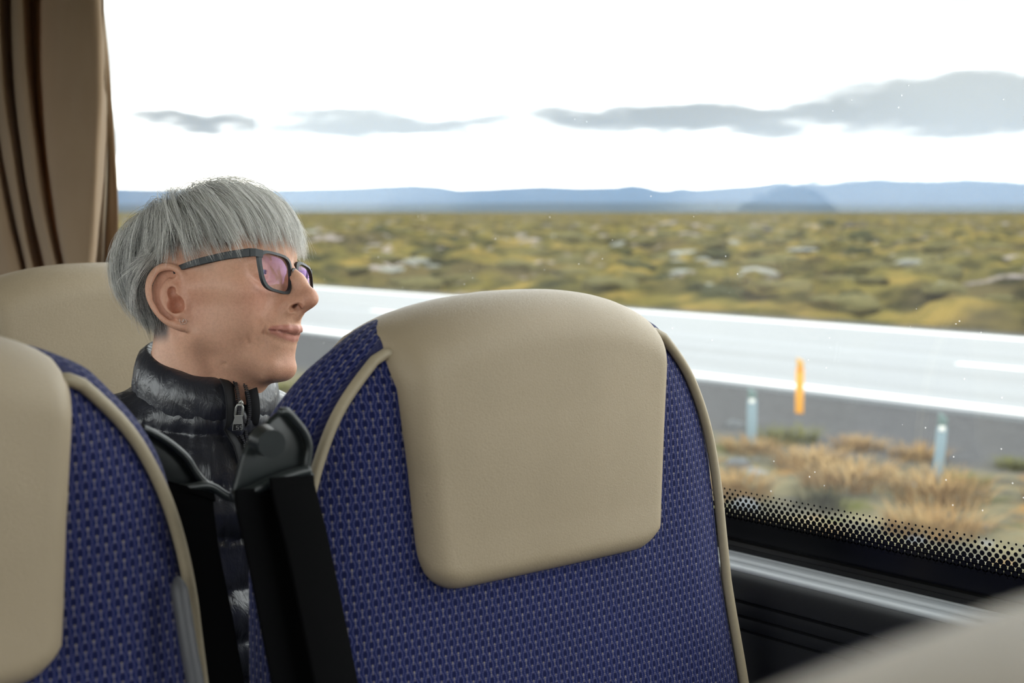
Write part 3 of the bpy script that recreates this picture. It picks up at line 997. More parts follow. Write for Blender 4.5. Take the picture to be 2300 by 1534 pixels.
scatter('grass_tuft', tY, spY, 'tuft of yellow green grass in the verge between bus and road', 'grass', 'yellow green tufts in the verge')
hG = [tuft_mesh('heather_clump', 160, .9, 1.5, P_GR, s, .03) for s in (3, 4)]
scatter('heather_clump', hG, [(x, y, s * .28, z * .30) for x, y, s, z in spG], 'dark green heather clump in the verge between bus and road', 'shrub', 'heather clumps in the verge')
st = [blob_mesh('stone', P_ST, s, .3, .55, 2) for s in (11, 12, 13)]
for i in range(90):
    X, Y = rnd.uniform(-20, 3), rnd.uniform(3.0, 12.4)
    k = rnd.uniform(.05, .15); spS.append((X, Y, k, k))
scatter('stone', st, spS, 'small bluish grey stone lying in the verge', 'stone', 'stones in the verge')

# lava field beyond the road: shrubs, lichen rocks, dark rocks
def field(n, ymin, ymax, smin, smax, flat=.6):
    sp = []
    while len(sp) < n:
        x = rnd.uniform(-10, 2250); y = rnd.uniform(500, 735)
        X, Y = gpix(x, y)
        if Y < ymin or Y > ymax: continue
        s = rnd.uniform(smin, smax) * (.8 + Y / 90); sp.append((X, Y, s, s * flat * rnd.uniform(.6, 1.2)))
    return sp


bO = [blob_mesh('moss_mound', P_OL, s, .5, .7) for s in (21, 22, 23)]
bG = [blob_mesh('dark_shrub', P_GR, s, .5, .7) for s in (24, 25, 26)]
bL = [blob_mesh('lichen_rock', P_LI, s, .45, .6) for s in (27, 28, 29)]
bD = [blob_mesh('lava_rock', P_DK, s, .45, .6) for s in (30, 31)]
scatter('moss_mound', bO, field(150, 28.5, 160, .35, .8, .55), 'olive yellow mossy mound in the heath beyond the road', 'mound', 'mossy mounds in the heath')
scatter('dark_shrub', bG, field(90, 28.5, 160, .25, .6), 'dark green low shrub in the heath beyond the road', 'shrub', 'dark shrubs in the heath')
lich = field(45, 29, 140, .25, .55, .5)
for (x, y, n, wpx) in [(1990, 665, 7, 110), (2060, 655, 6, 100), (1640, 620, 8, 70), (1500, 590, 8, 80), (1330, 560, 8, 90), (1560, 645, 4, 50), (2150, 600, 4, 60), (900, 610, 5, 90), (1680, 565, 4, 40)]:
    for k in range(n):
        X, Y = gpix(x + rnd.uniform(-1, 1) * wpx, y + rnd.uniform(-8, 8)); s = rnd.uniform(.3, .6) * (.6 + Y / 80)
        lich.append((X, Y, s, s * .45))
scatter('lichen_rock', bL, lich, 'pale lichen covered rock in the heath beyond the road', 'rock', 'pale lichen rocks in the heath')
scatter('lava_rock', bD, field(50, 28.5, 130, .25, .55), 'dark lava rock in the heath beyond the road', 'rock', 'dark lava rocks in the heath')


# mountains: two ridges of real size far away
def ridge(name, prof, dist, depth, mat, label, seed, foot):
    """prof: (pixel x, pixel y of the skyline) -> heights at this distance"""
    xs = np.array([p[0] for p in prof], float); ys = np.array([p[1] for p in prof], float)
    n, nd = 260, 26
    X = np.linspace(xs[0], xs[-1], n)
    az_ = az_c - np.arctan((X - 1150) / 3194.0)
    hgt = (481 - np.interp(X, xs, ys)) / np.sqrt(3194.0 ** 2 + (X - 1150) ** 2) * dist
    Vv = np.zeros((n, nd, 3))
    for j in range(nd):
        t = j / (nd - 1)
        d = dist - depth * (1 - t)
        prof_t = t ** 1.3
        P = np.c_[X / 90.0, np.full(n, t * 3.0)]
        nz = fbm(P, 4, seed)
        hh = hgt * prof_t * (1 + .22 * nz * (1 - t) * 2) + fbm(np.c_[X / 30., np.full(n, t * 4)], 3, seed + 4) * hgt * .05 * t * (1 - t) * 4
        dd = d + nz * depth * .10
        Vv[:, j] = np.c_[dd * np.cos(az_), dd * np.sin(az_), CAM_Z + hh - foot * (1 - t)]
    back = Vv[:, -1:].copy(); back[:, 0, :2] *= 1.12; back[:, 0, 2] = -40
    Vv = np.concatenate([Vv, back], 1)
    o = quads_np(name, Vv.reshape(-1, 3), grid_faces(n, nd + 1), mat)
    tag(o, label, 'mountain'); return o


def mount_mat(name, zs, za):
    m = Mat(name)
    geo = m.node('ShaderNodeNewGeometry').outputs['Position']
    _, _, z = m.xyz(geo)
    c = m.mix(m.noise(geo, .004, 5, .6), s2l(52, 54, 58), s2l(72, 74, 76))
    sn = m.noise(m.mapping(geo, (1, 1, 2.5)), .0035, 5, .65) + (z - zs) / za
    c = m.mix(sn.ss(.62, .72) * .9, c, s2l(236, 240, 244))
    return m.done(m.bsdf(c, 1.0, 0, .0))


ridge('mountain_ridge', [(-900, 425), (-300, 432), (100, 428), (300, 430), (500, 432), (640, 431), (780, 428), (860, 424), (930, 421), (985, 424), (1030, 432), (1100, 430), (1220, 424), (1300, 428), (1380, 425), (1420, 420),
                         (1450, 424), (1475, 432), (1500, 432), (1525, 427), (1560, 431), (1600, 428), (1650, 424), (1700, 421), (1730, 417), (1760, 407), (1830, 404), (1930, 401), (2000, 402), (2120, 404), (2200, 401), (2300, 401), (2700, 410), (3300, 425)],
      11000, 2500, mount_mat('mountain_rock', 190, 220), 'long blue mountain ridge with snow patches on the horizon', 3, 18)
ridge('foothill', [(-900, 462), (0, 466), (400, 466), (900, 464), (1250, 462), (1600, 461), (2000, 466), (2300, 464), (3300, 468)],
      5200, 1500, plant_mat('far_heath', s2l(40, 46, 46), s2l(50, 55, 52)), 'low hazy plain at the foot of the mountains', 8, 12)['category'] = 'plain'

# haze: a real layer of air over the plain between heath and mountains
m = Mat('air_haze')
vs_ = m.node('ShaderNodeVolumeScatter'); vs_.inputs['Color'].default_value = (.105, .22, .42, 1); vs_.inputs['Density'].default_value = 9e-5
m.done(vs_.outputs[0], 'Volume')
n = 24
hz = []
for rr, zz in ((1500, -30), (1500, 290), (14000, 290), (14000, -30)):
    for k in range(n + 1):
        a = az_c - 1.0 + 2.0 * k / n; hz.append((rr * math.cos(a), rr * math.sin(a), zz))
F = []
for s in range(4):
    t = (s + 1) % 4
    for k in range(n): F.append((s * (n + 1) + k, s * (n + 1) + k + 1, t * (n + 1) + k + 1, t * (n + 1) + k))
F.append(tuple(s * (n + 1) for s in range(4))); F.append(tuple(s * (n + 1) + n for s in (3, 2, 1, 0)))
me = bpy.data.meshes.new('haze'); me.from_pydata(hz, [], F)
bm = bmesh.new(); bm.from_mesh(me); bmesh.ops.recalc_face_normals(bm, faces=bm.faces); bm.to_mesh(me); bm.free()
haze = link('haze', me, m.m, None, False)
tag(haze, 'thin blue haze in front of the mountains', 'haze', kind='stuff')
scene.cycles.volume_max_steps = 64
# ------------------------------------------------------------------ the passenger
S_HEAD = .94
def rot_frame(yaw, pitch, roll):
    y, p, r = map(math.radians, (yaw, pitch, roll))
    f = np.array([math.cos(y) * math.cos(p), math.sin(y) * math.cos(p), math.sin(p)])
    l = np.array([-math.sin(y), math.cos(y), 0]); u = np.cross(f, l)
    l2 = l * math.cos(r) + u * math.sin(r)
    return np.stack([f, l2, np.cross(f, l2)], 1)


HM = rot_frame(26, 3, -7)
HT = np.array([-1.3686, .7639, 1.1875])
def h2w(P): return HT + (np.asarray(P, float) * (.01 * S_HEAD)) @ HM.T     # head centimetres -> world


class Field:
    """signed distance field on a half grid (y >= 0), mirrored when meshed"""
    def __init__(s, lo, hi, h):
        s.lo = np.array(lo, float); s.h = h
        s.n = np.ceil((np.array(hi) - s.lo) / h).astype(int) + 1
        s.ax = [(lo[i] + np.arange(s.n[i]) * h).astype(np.float32) for i in range(3)]
        s.D = np.full(s.n, 50.0, np.float32)
    def win(s, c0, c1, pad):
        sl = []
        for i in range(3):
            a = int(np.floor((min(c0[i], c1[i]) - pad - s.lo[i]) / s.h)); b = int(np.ceil((max(c0[i], c1[i]) + pad - s.lo[i]) / s.h)) + 1
            sl.append(slice(max(0, a), max(0, min(s.n[i], b))))
        X = s.ax[0][sl[0]][:, None, None]; Y = s.ax[1][sl[1]][None, :, None]; Z = s.ax[2][sl[2]][None, None, :]
        return tuple(sl), X, Y, Z
    def comb(s, sl, d, k, op):
        A = s.D[sl]
        if op == 'u':
            h = np.maximum(k - np.abs(A - d), 0) / k if k > 0 else 0
            s.D[sl] = np.minimum(A, d) - h * h * k * .25
        else:
            d = -d
            h = np.maximum(k - np.abs(A - d), 0) / k if k > 0 else 0
            s.D[sl] = np.maximum(A, d) + h * h * k * .25
    def ell(s, c, r, k=.5, op='u', R=None):
        rm = max(r)
        sl, X, Y, Z = s.win(np.array(c) - rm, np.array(c) + rm, k + 1.5)
        x, y, z = X - c[0], Y - c[1], Z - c[2]
        if R is not None:
            x, y, z = R[0][0] * x + R[0][1] * y + R[0][2] * z, R[1][0] * x + R[1][1] * y + R[1][2] * z, R[2][0] * x + R[2][1] * y + R[2][2] * z
        k0 = np.sqrt((x / r[0]) ** 2 + (y / r[1]) ** 2 + (z / r[2]) ** 2)
        k1 = np.sqrt((x / r[0] ** 2) ** 2 + (y / r[1] ** 2) ** 2 + (z / r[2] ** 2) ** 2) + 1e-6
        s.comb(sl, (k0 * (k0 - 1) / k1).astype(np.float32), k, op)
    def cone(s, a, b, ra, rb, k=.5, op='u'):
        a, b = np.array(a, float), np.array(b, float); rm = max(ra, rb)
        sl, X, Y, Z = s.win(np.minimum(a, b) - rm, np.maximum(a, b) + rm, k + 1.5)
        ba = b - a; L = ba @ ba + 1e-9
        t = np.clip(((X - a[0]) * ba[0] + (Y - a[1]) * ba[1] + (Z - a[2]) * ba[2]) / L, 0, 1)
        d = np.sqrt((X - a[0] - t * ba[0]) ** 2 + (Y - a[1] - t * ba[1]) ** 2 + (Z - a[2] - t * ba[2]) ** 2) - (ra + (rb - ra) * t)
        s.comb(sl, d.astype(np.float32), k, op)
    def chain(s, pts, k=.4, op='u'):
        for p, q in zip(pts[:-1], pts[1:]): s.cone(p[:3], q[:3], p[3], q[3], k, op)
    def groove(s, pts, depth, w):
        for a, b in zip(pts[:-1], pts[1:]):
            a, b = np.array(a, float), np.array(b, float)
            sl, X, Y, Z = s.win(a, b, w * 3)
            ba = b - a; L = ba @ ba
            t = np.clip(((X - a[0]) * ba[0] + (Y - a[1]) * ba[1] + (Z - a[2]) * ba[2]) / L, 0, 1)
            q = (X - a[0] - t * ba[0]) ** 2 + (Y - a[1] - t * ba[1]) ** 2 + (Z - a[2] - t * ba[2]) ** 2
            s.D[sl] = np.maximum(s.D[sl], s.D[sl] + depth * np.exp(-q / (w * w))).astype(np.float32)
    def full(s):
        """mirror to both sides; returns D, origin"""
        return np.concatenate([s.D[:, :0:-1], s.D], 1), np.array([s.lo[0], -s.ax[1][-1], s.lo[2]])


def surface_nets(D, org, h):
    inside = D < 0
    n0, n1, n2 = D.shape
    c = np.zeros((n0 - 1, n1 - 1, n2 - 1), np.int8)
    for i in (0, 1):
        for j in (0, 1):
            for k in (0, 1): c += inside[i:n0 - 1 + i, j:n1 - 1 + j, k:n2 - 1 + k]
    cells = np.argwhere((c > 0) & (c < 8))
    vid = np.full(c.shape, -1, np.int32); vid[tuple(cells.T)] = np.arange(len(cells))
    acc = np.zeros((len(cells), 3)); cnt = np.zeros(len(cells))
    cor = [(i, j, k) for i in (0, 1) for j in (0, 1) for k in (0, 1)]
    vals = {q: D[cells[:, 0] + q[0], cells[:, 1] + q[1], cells[:, 2] + q[2]] for q in cor}
    for a in cor:
        for ax in range(3):
            if a[ax]: continue
            b = list(a); b[ax] = 1; b = tuple(b)
            da, db = vals[a], vals[b]; m_ = (da < 0) != (db < 0)
            t = np.where(m_, da / np.where(m_, da - db, 1), 0)
            p = np.array(a, float)[None] + np.zeros((len(cells), 3)); p[:, ax] += t
            acc[m_] += p[m_]; cnt[m_] += 1
    V_ = (cells + acc / cnt[:, None]) * h + org
    Q = []
    for ax in range(3):
        sl0 = [slice(None)] * 3; sl1 = [slice(None)] * 3
        sl0[ax] = slice(0, -1); sl1[ax] = slice(1, None)
        o1, o2 = [a for a in range(3) if a != ax]
        for s in (o1, o2): sl0[s] = slice(1, -1); sl1[s] = slice(1, -1)
        A, B = inside[tuple(sl0)], inside[tuple(sl1)]
        e = np.argwhere(A != B)
        flip = A[tuple(e.T)]
        base = e.copy(); base[:, o1] += 1; base[:, o2] += 1
        def vv(d1, d2):
            q = base.copy(); q[:, o1] += d1; q[:, o2] += d2
            return vid[tuple(q.T)]
        quad = np.stack([vv(-1, -1), vv(0, -1), vv(0, 0), vv(-1, 0)], 1)
        if ax == 1: flip = ~flip
        quad[~flip] = quad[~flip][:, ::-1]
        Q.append(quad)
    return V_, np.vstack(Q)


def sample_grid(D, org, h, P):
    q = (P - org) / h
    q = np.clip(q, 0, np.array(D.shape) - 1.001)
    i = q.astype(int); f = q - i
    r = 0
    for a in (0, 1):
        for b in (0, 1):
            for c in (0, 1):
                wgt = (f[:, 0] if a else 1 - f[:, 0]) * (f[:, 1] if b else 1 - f[:, 1]) * (f[:, 2] if c else 1 - f[:, 2])
                r = r + wgt * D[i[:, 0] + a, i[:, 1] + b, i[:, 2] + c]
    return r


def grad_grid(D, org, h, P):
    g = np.stack([sample_grid(D, org, h, P + e) - sample_grid(D, org, h, P - e) for e in np.eye(3) * h], 1)
    return g / (np.linalg.norm(g, axis=1)[:, None] + 1e-9)


HH = .125
hd = Field((-14.0, 0, -19.0), (13.8, 9.6, 15.0), HH)
# skull, face, jaw
hd.ell((-1.2, 0, 4.3), (9.0, 7.1, 7.0), 1.0)
hd.ell((-5.4, 0, 1.9), (5.9, 6.2, 6.2), 2.0)
hd.ell((.9, 0, 4.2), (7.7, 6.2, 6.0), 2.0)
hd.ell((3.2, 0, -1.4), (5.6, 5.9, 6.8), 2.0)
hd.ell((3.2, 0, -6.0), (5.2, 4.8, 3.6), 1.6)
hd.cone((.4, 5.4, -.8), (1.0, 5.0, -5.2), 1.5, 1.5, 1.4)
hd.cone((1.0, 5.0, -5.4), (7.4, 1.7, -9.2), 1.45, 1.30, 1.4)
hd.ell((7.45, 0, -9.0), (1.8, 2.0, 1.7), 1.3)
hd.ell((5.5, 4.5, -.8), (2.3, 1.6, 1.5), 1.4)
hd.ell((4.2, 4.0, -3.2), (3.2, 1.9, 3.2), 1.8)
hd.cone((5.4, 5.1, -.2), (1.0, 6.0, -.3), 1.0, 1.0, 1.8)
hd.ell((3.4, 5.0, 1.2), (2.8, 1.2, 1.8), 1.6)
hd.cone((7.9, .6, 3.4), (5.7, 4.8, 3.4), .9, .9, 1.2)
# neck
hd.cone((-2.2, 0, -2.5), (-4.6, 0, -19.0), 5.3, 5.8, 2.4)
hd.cone((3.0, 0, -8.8), (-.6, 0, -19.0), 3.0, 3.6, 2.6)
hd.ell((3.4, 0, -8.0), (4.4, 3.6, 1.9), 1.6)
hd.cone((-1.6, 5.3, -3.4), (1.4, 2.2, -18.0), 1.1, 1.2, 1.2)
# eye sockets and lids
hd.ell((9.0, 3.3, 1.35), (2.3, 1.75, 1.15), 1.1, 's')
hd.ell((6.55, 3.2, 1.35), (1.42, 1.62, 1.36), .45)
hd.ell((8.0, 3.15, 1.32), (.95, 1.0, .22), .15, 's')
# nose
hd.chain([(8.35, 0, 2.5, .66), (10.15, 0, .45, .72), (11.5, 0, -1.0, .78)], 1.0)
hd.ell((11.72, 0, -1.6), (1.0, .95, .92), .7)
hd.ell((9.5, 0, -1.8), (1.9, 1.60, 1.35), 1.0)
hd.ell((9.6, 1.32, -2.45), (.95, .62, .72), .45)
hd.ell((10.6, .95, -2.2), (.9, .6, .6), .5)
hd.cone((11.6, 0, -2.2), (10.3, 0, -3.15), .42, .42, .4)
# muzzle, lips
hd.ell((7.55, 0, -4.2), (2.45, 2.7, 2.3), 1.4)
hd.ell((7.4, 0, -6.6), (1.9, 2.5, 1.9), 1.2)
hd.chain([(8.17, 2.85, -5.02, .20), (8.87, 2.15, -4.92, .30), (9.52, 1.25, -4.92, .38), (9.52, .45, -4.88, .42), (9.97, 0, -4.95, .40)], .45)
hd.chain([(8.17, 2.80, -5.18, .20), (8.67, 2.0, -5.50, .30), (9.02, 1.1, -5.82, .38), (9.24, 0, -5.95, .44)], .45)
hd.chain([(8.37, 3.0, -5.08, .05), (9.27, 2.1, -5.20, .09), (9.87, 1.2, -5.36, .09), (10.42, 0, -5.46, .09)], .10, 's')
# nostrils
hd.cone((10.75, .85, -2.95), (10.3, .80, -2.1), .40, .30, .18, 's')
hd.ell((10.72, 1.40, -2.62), (.82, .62, .42), .12, 's', [[.9, 0, .43], [0, 1, 0], [-.43, 0, .9]])
# folds and lines
hd.groove([(9.7, 2.0, -2.4), (9.0, 2.9, -3.3), (7.9, 3.8, -4.5), (7.3, 3.9, -6.0)], 0.221, .28)
hd.groove([(7.95, 3.1, -4.9), (7.8, 3.1, -5.5), (7.8, 2.9, -6.8)], 0.080, .24)
hd.groove([(6.9, 4.3, -3.8), (6.3, 4.5, -5.4), (6.4, 4.1, -6.6)], 0.102, .25)
hd.groove([(8.0, 1.9, .65), (7.2, 3.6, .05), (6.0, 4.6, .4)], 0.119, .2)
hd.groove([(5.5, 4.9, 1.65), (4.6, 5.5, 2.1), (3.8, 5.8, 2.5)], 0.102, .14)
hd.groove([(5.5, 4.9, 1.35), (4.5, 5.6, 1.0), (3.7, 5.9, .8)], 0.102, .14)
hd.groove([(5.4, 4.9, 1.05), (4.8, 5.4, .2), (4.2, 5.6, -.4)], 0.085, .14)
hd.groove([(7.6, 2.0, 2.45), (7.2, 3.4, 2.75), (6.2, 4.6, 2.2)], 0.170, .16)
hd.groove([(8.2, 1.9, -7.0), (8.9, 0, -7.25)], 0.136, .35)
hd.groove([(3.6, 4.3, -8.8), (1.4, 5.0, -10.0), (-1.0, 5.2, -11.0)], 0.102, .25)

# ear, in its own frame: a = forward, b = up, c = outward
EO = np.array([-.5, 6.75, -1.75])
ec = np.array([.42, .90, .10]); ec /= np.linalg.norm(ec)
eb = np.array([-.22, 0, 1.0]); eb -= ec * (eb @ ec); eb /= np.linalg.norm(eb)
ea = np.cross(eb, ec)
if ea[0] < 0: ea = -ea
ER = np.stack([ea, eb, ec])
def E_(a, b, c): return tuple(EO + ea * a + eb * b + ec * c)
ear = Field(hd.lo, np.array([c[-1] for c in hd.ax]), HH)
ear.ell(E_(-1.35, .75, -.22), (1.95, 2.95, .34), .3, 'u', ER)
ear.ell(E_(-.30, -2.45, .10), (1.0, 1.2, .40), .6, 'u', ER)
helix = [(.25, .15, .15, .26), (.62, 1.3, .30, .34), (.45, 2.7, .45, .38), (-.45, 3.65, .60, .42), (-1.75, 3.75, .70, .42), (-2.85, 2.85, .75, .40), (-3.35, 1.4, .72, .36), (-3.15, -.2, .62, .33), (-2.35, -1.75, .50, .34), (-1.35, -2.6, .35, .42), (-.5, -3.1, .25, .42)]
helix = catmull(helix, 4); ear.chain([E_(*p[:3]) + (p[3],) for p in helix], .18)
anti = [(-1.0, 2.4, .25, .28), (-1.75, 1.4, .42, .34), (-1.95, .2, .52, .36), (-1.55, -1.0, .52, .36), (-.75, -1.65, .45, .36), (-.35, -1.75, .42, .34)]
anti = catmull(anti, 3); ear.chain([E_(*p[:3]) + (p[3],) for p in anti], .25)
ear.chain([E_(*p[:3]) + (p[3],) for p in [(-.1, 2.5, .28, .26), (-.9, 1.9, .34, .30), (-1.6, 1.3, .42, .32)]], .35)
ear.ell(E_(-.60, -.45, .45), (1.05, 1.15, 1.25), .22, 's', ER)
ear.ell(E_(-.1, -1.0, .55), (.6, .6, 1.0), .25, 's', ER)
ear.ell(E_(-.75, .85, .62), (.62, .62, .55), .3, 's', ER)
ear.ell(E_(.42, -.45, .42), (.42, .75, .38), .3, 'u', ER)
ear.cone(E_(-.6, .6, -.5), E_(-.6, .6, -2.2), 1.5, 1.8, .6)
ear.cone(E_(-.2, -1.6, -.3), E_(.2, -1.4, -1.8), .9, 1.2, .6)
ear.groove([E_(*p) for p in [(-.5, 3.0, .45), (-1.8, 2.95, .5), (-2.55, 1.9, .55), (-2.75, .4, .5), (-2.3, -1.0, .45), (-1.6, -1.9, .4)]], .34, .30)
h_ = np.maximum(.55 - np.abs(hd.D - ear.D), 0) / .55
hd.D = np.minimum(hd.D, ear.D) - h_ * h_ * .55 * .25
hd.ell(E_(-.60, -.50, .25), (.85, 1.05, 1.1), .25, 's', ER)
hd.ell(E_(-.85, .75, .45), (.55, .75, .5), .35, 's', ER)
HD, HO = hd.full()
HD[:, :, 0] = np.maximum(HD[:, :, 0], .05)
vh, qh = surface_nets(HD, HO, HH)

# ---- skin colours carried by the body itself, nostril shade painted in
def near_line(P, pts):
    best = np.full(len(P), 1e9)
    for a, b in zip(pts[:-1], pts[1:]):
        a, b = np.array(a[:3], float), np.array(b[:3], float); ba = b - a
        t = np.clip((P - a) @ ba / (ba @ ba), 0, 1)
        best = np.minimum(best, np.linalg.norm(P - a - t[:, None] * ba, axis=1))
    return best


PA = vh.copy(); PA[:, 1] = np.abs(PA[:, 1])
base = np.array(s2l(226, 176, 148)[:3]); pink = np.array(s2l(204, 132, 112)[:3]); lipc = np.array(s2l(198, 130, 118)[:3])
dark = np.array(s2l(58, 57, 57)[:3]); brow = np.array(s2l(128, 112, 100)[:3])
mott = fbm(vh * .8, 4, 2)[:, None]
colr = base[None] * (1 + .035 * mott)
def lay(m_, c, a=1.0):
    global colr
    m_ = np.clip(m_, 0, 1)[:, None] * a; colr = colr * (1 - m_) + c * m_
lay(np.exp(-((PA - [7.4, 4.2, -1.5]) ** 2).sum(1) / 6), pink, .45)
lay(np.exp(-((PA - [11.6, 0, -1.8]) ** 2).sum(1) / 2.2), pink, .55)
lay(np.exp(-((PA - [8.9, 0, -9]) ** 2).sum(1) / 3), pink, .3)
lay(np.exp(-((PA - EO) ** 2).sum(1) / 10), pink, .35)
ul = near_line(PA, [(8.42, 2.65, -5.02), (9.17, 2.15, -4.95), (9.82, 1.25, -4.95), (9.85, .4, -4.92), (10.32, 0, -5.0)])
ll = near_line(PA, [(8.42, 2.6, -5.2), (8.92, 2.0, -5.48), (9.32, 1.1, -5.80), (9.62, 0, -5.92)])
lay(1 - sst(np.minimum(ul, ll), .24 + .06 * (PA[:, 0] - 8), .46 + .06 * (PA[:, 0] - 8)), lipc, .8)
lay(1 - sst(near_line(PA, [(8.37, 2.95, -5.08), (9.07, 2.1, -5.20), (9.62, 1.2, -5.36), (9.82, 0, -5.46)]), .10, .2), np.array(s2l(120, 60, 58)[:3]), .7)
lay(1 - sst(near_line(PA, [(10.9, 1.0, -2.75), (10.4, 1.0, -2.35), (10.2, .8, -2.2)]), .30, .46), np.array(s2l(104, 54, 46)[:3]), .85)  # nostril: dark red lining, with its shade painted into the colour
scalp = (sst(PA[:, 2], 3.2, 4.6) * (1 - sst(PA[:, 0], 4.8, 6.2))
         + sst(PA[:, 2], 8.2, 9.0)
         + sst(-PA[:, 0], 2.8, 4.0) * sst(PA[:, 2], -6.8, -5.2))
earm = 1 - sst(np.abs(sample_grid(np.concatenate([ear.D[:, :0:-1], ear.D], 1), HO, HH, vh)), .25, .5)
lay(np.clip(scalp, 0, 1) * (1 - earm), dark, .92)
lay(sst(PA[:, 2], .8, 2.6) * (1 - sst(np.abs(PA[:, 0] - 2.2), .8, 2.0)) * (1 - earm), np.array(s2l(168, 140, 122)[:3]), .6)
lay(1 - sst(near_line(PA, [(7.9, 1.2, 3.5), (7.2, 3.2, 4.0), (5.6, 5.0, 3.5)]), .25, .6), brow, .55)


def skin_mat():
    m = Mat('skin')
    c = m.attr('tint').outputs['Color']
    co = m.coord()
    sp = m.noise(co, 95, 4, .65); fine = m.noise(co, 420, 3, .6)
    pores = V(m.nt, m.voro(co, 900).outputs['Distance'])
    c2 = m.mix((1.0 - m.noise(co, 330, 4, .7).ss(.36, .60)) * .16, c, s2l(160, 96, 72))
    n = m.bump(fine * .5 + pores * .5 + sp * .7, .28, .0006)
    return m.done(m.bsdf(c2, .46, 0, .42, normal=n, Subsurface_Weight=.12, Subsurface_Radius=(.010, .004, .002), Subsurface_Scale=.35))


def put_attr(o, colr):
    a = o.data.color_attributes.new('tint', 'FLOAT_COLOR', 'POINT')
    a.data.foreach_set('color', np.c_[colr, np.ones(len(colr))].astype(np.float32).ravel())


woman = empty('person', (HT[0] - .05, HT[1] - .02, .50))
tag(woman, 'woman with short silver hair in a black quilted jacket, gazing out of the window', 'person')
WO = np.array(woman.location)
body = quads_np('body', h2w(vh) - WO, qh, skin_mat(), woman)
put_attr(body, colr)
# eyes
def eye_mat():
    m = Mat('eye'); x, y, z = m.xyz(m.coord())
    r = (y * y + z * z).sqrt()
    c = m.mix((1.0 - r.ss(.0048, .0056)) * x.gt(0), s2l(226, 218, 212), s2l(84, 104, 116))
    c = m.mix((1.0 - r.ss(.0019, .0023)) * x.gt(0), c, s2l(10, 10, 12))
    return m.done(m.bsdf(c, .08, 0, .5))


for s in (-1, 1):
    bm = bmesh.new(); bmesh.ops.create_uvsphere(bm, u_segments=24, v_segments=16, radius=.0127 * S_HEAD)
    e = bm_obj('eye', bm, bpy.data.materials.get('eye') or eye_mat(), woman, True)
    e.matrix_local = Matrix.Translation(Vector((h2w((6.62, s * 3.2, 1.35)) - WO).tolist())) @ Matrix(rot_frame(34, 0, 0).tolist()).to_4x4()

# ---- hair: guide strands flow from the crown over the scalp, children fill each lock
hr = np.random.default_rng(5)
CROWN = np.array([-7.2, .8, 9.0])


def hem(P):
    x, y, z = P.T
    t = np.interp(x, [-12, -8, -5.2, -3.9, -3.2, -2.0, 1.0, 3.0, 5.0, 7.0, 9.0, 12], [-4.4, -4.6, -5.6, -5.4, 0.0, 2.4, 2.3, 2.6, 3.0, 3.3, 3.4, 3.4])
    return t - .55 * (y < 0) * (x > -1.8) * (x < 2.2)


def is_scalp(P):
    x, y, z = P[:, 0], np.abs(P[:, 1]), P[:, 2]
    return ((z > 7.6) & (x < 7.4)) | ((z > 4.2) & (x < 4.2)) | ((x < -3.0) & (z > -4.2)) | ((z > 3.0) & (x < 1.5) & (x > -3.2) & (z > 3.6))


SD = HD.copy()
cand = vh[is_scalp(vh) & (earm < .2)]
NG, NC, NT = 1050, 15, 12
G0 = cand[hr.choice(len(cand), NG, replace=False)]
lift_t = hr.uniform(.35, 1.45, NG)                    # how deep in the hair this lock lies
topness = sst(G0[:, 2], 2.0, 9.0)
backness = sst(-G0[:, 0], 1, 7)
lift_t = .30 + (lift_t - .30) * (.45 + .55 * topness) * (1 + .8 * backness) * (1 - .35 * sst(G0[:, 0], 2, 6))
paths = np.zeros((NG, NT, 3)); P = G0.copy(); alive = np.ones(NG, bool)
frac = np.full(NG, 1.0)
stop = hr.normal(0, .55, NG)
max_len = hr.uniform(11.0, 17.5, NG)
step = max_len / (NT - 1)
side_dir = hr.normal(0, .22, (NG, 3))
for k in range(NT):
    paths[:, k] = P
    if k == NT - 1: break
    d = P - CROWN
    far = np.linalg.norm(d, axis=1)
    d = d / (far[:, None] + .6)
    g = grad_grid(SD, HO, HH, P)
    dwt = 1 - .8 * sst(-P[:, 2], -8.5, -5) * sst(-P[:, 0], -2, 3)
    v = d * dwt[:, None] + np.array([0, 0, -1.0]) * (.30 + .45 * sst(far, 4, 13) + 1.0 * sst(-P[:, 2], -9, -3) * sst(-P[:, 0], -3, 3))[:, None] + side_dir * .6 * (1 - k / NT)
    v += np.array([.25, 0, 0]) * (P[:, 0] > -2)[:, None] * sst(P[:, 2], 4, 9)[:, None]
    low = sst(-P[:, 2], -2.5, 1.5) * sst(-P[:, 0], 2, 4)
    v = v * (1 - low[:, None]) + np.array([.12, 0, -1.0]) * low[:, None]
    v -= g * (v * g).sum(1)[:, None]
    v /= np.linalg.norm(v, axis=1)[:, None] + 1e-9
    Pn = P + v * step[:, None]
    target = lift_t * np.clip((k + 1) / 3.5, 0, 1) * np.where(P[:, 2] < 0, np.clip(1 + P[:, 2] / 9, .35, 1), 1)
    for _ in range(2):
        dd = sample_grid(SD, HO, HH, Pn); g = grad_grid(SD, HO, HH, Pn)
        Pn = Pn + g * np.clip(target - dd, -.6, .6)[:, None] * .9
    over = (Pn[:, 2] < hem(Pn) + stop)
    alive &= ~over
    P = np.where(alive[:, None], Pn, P)
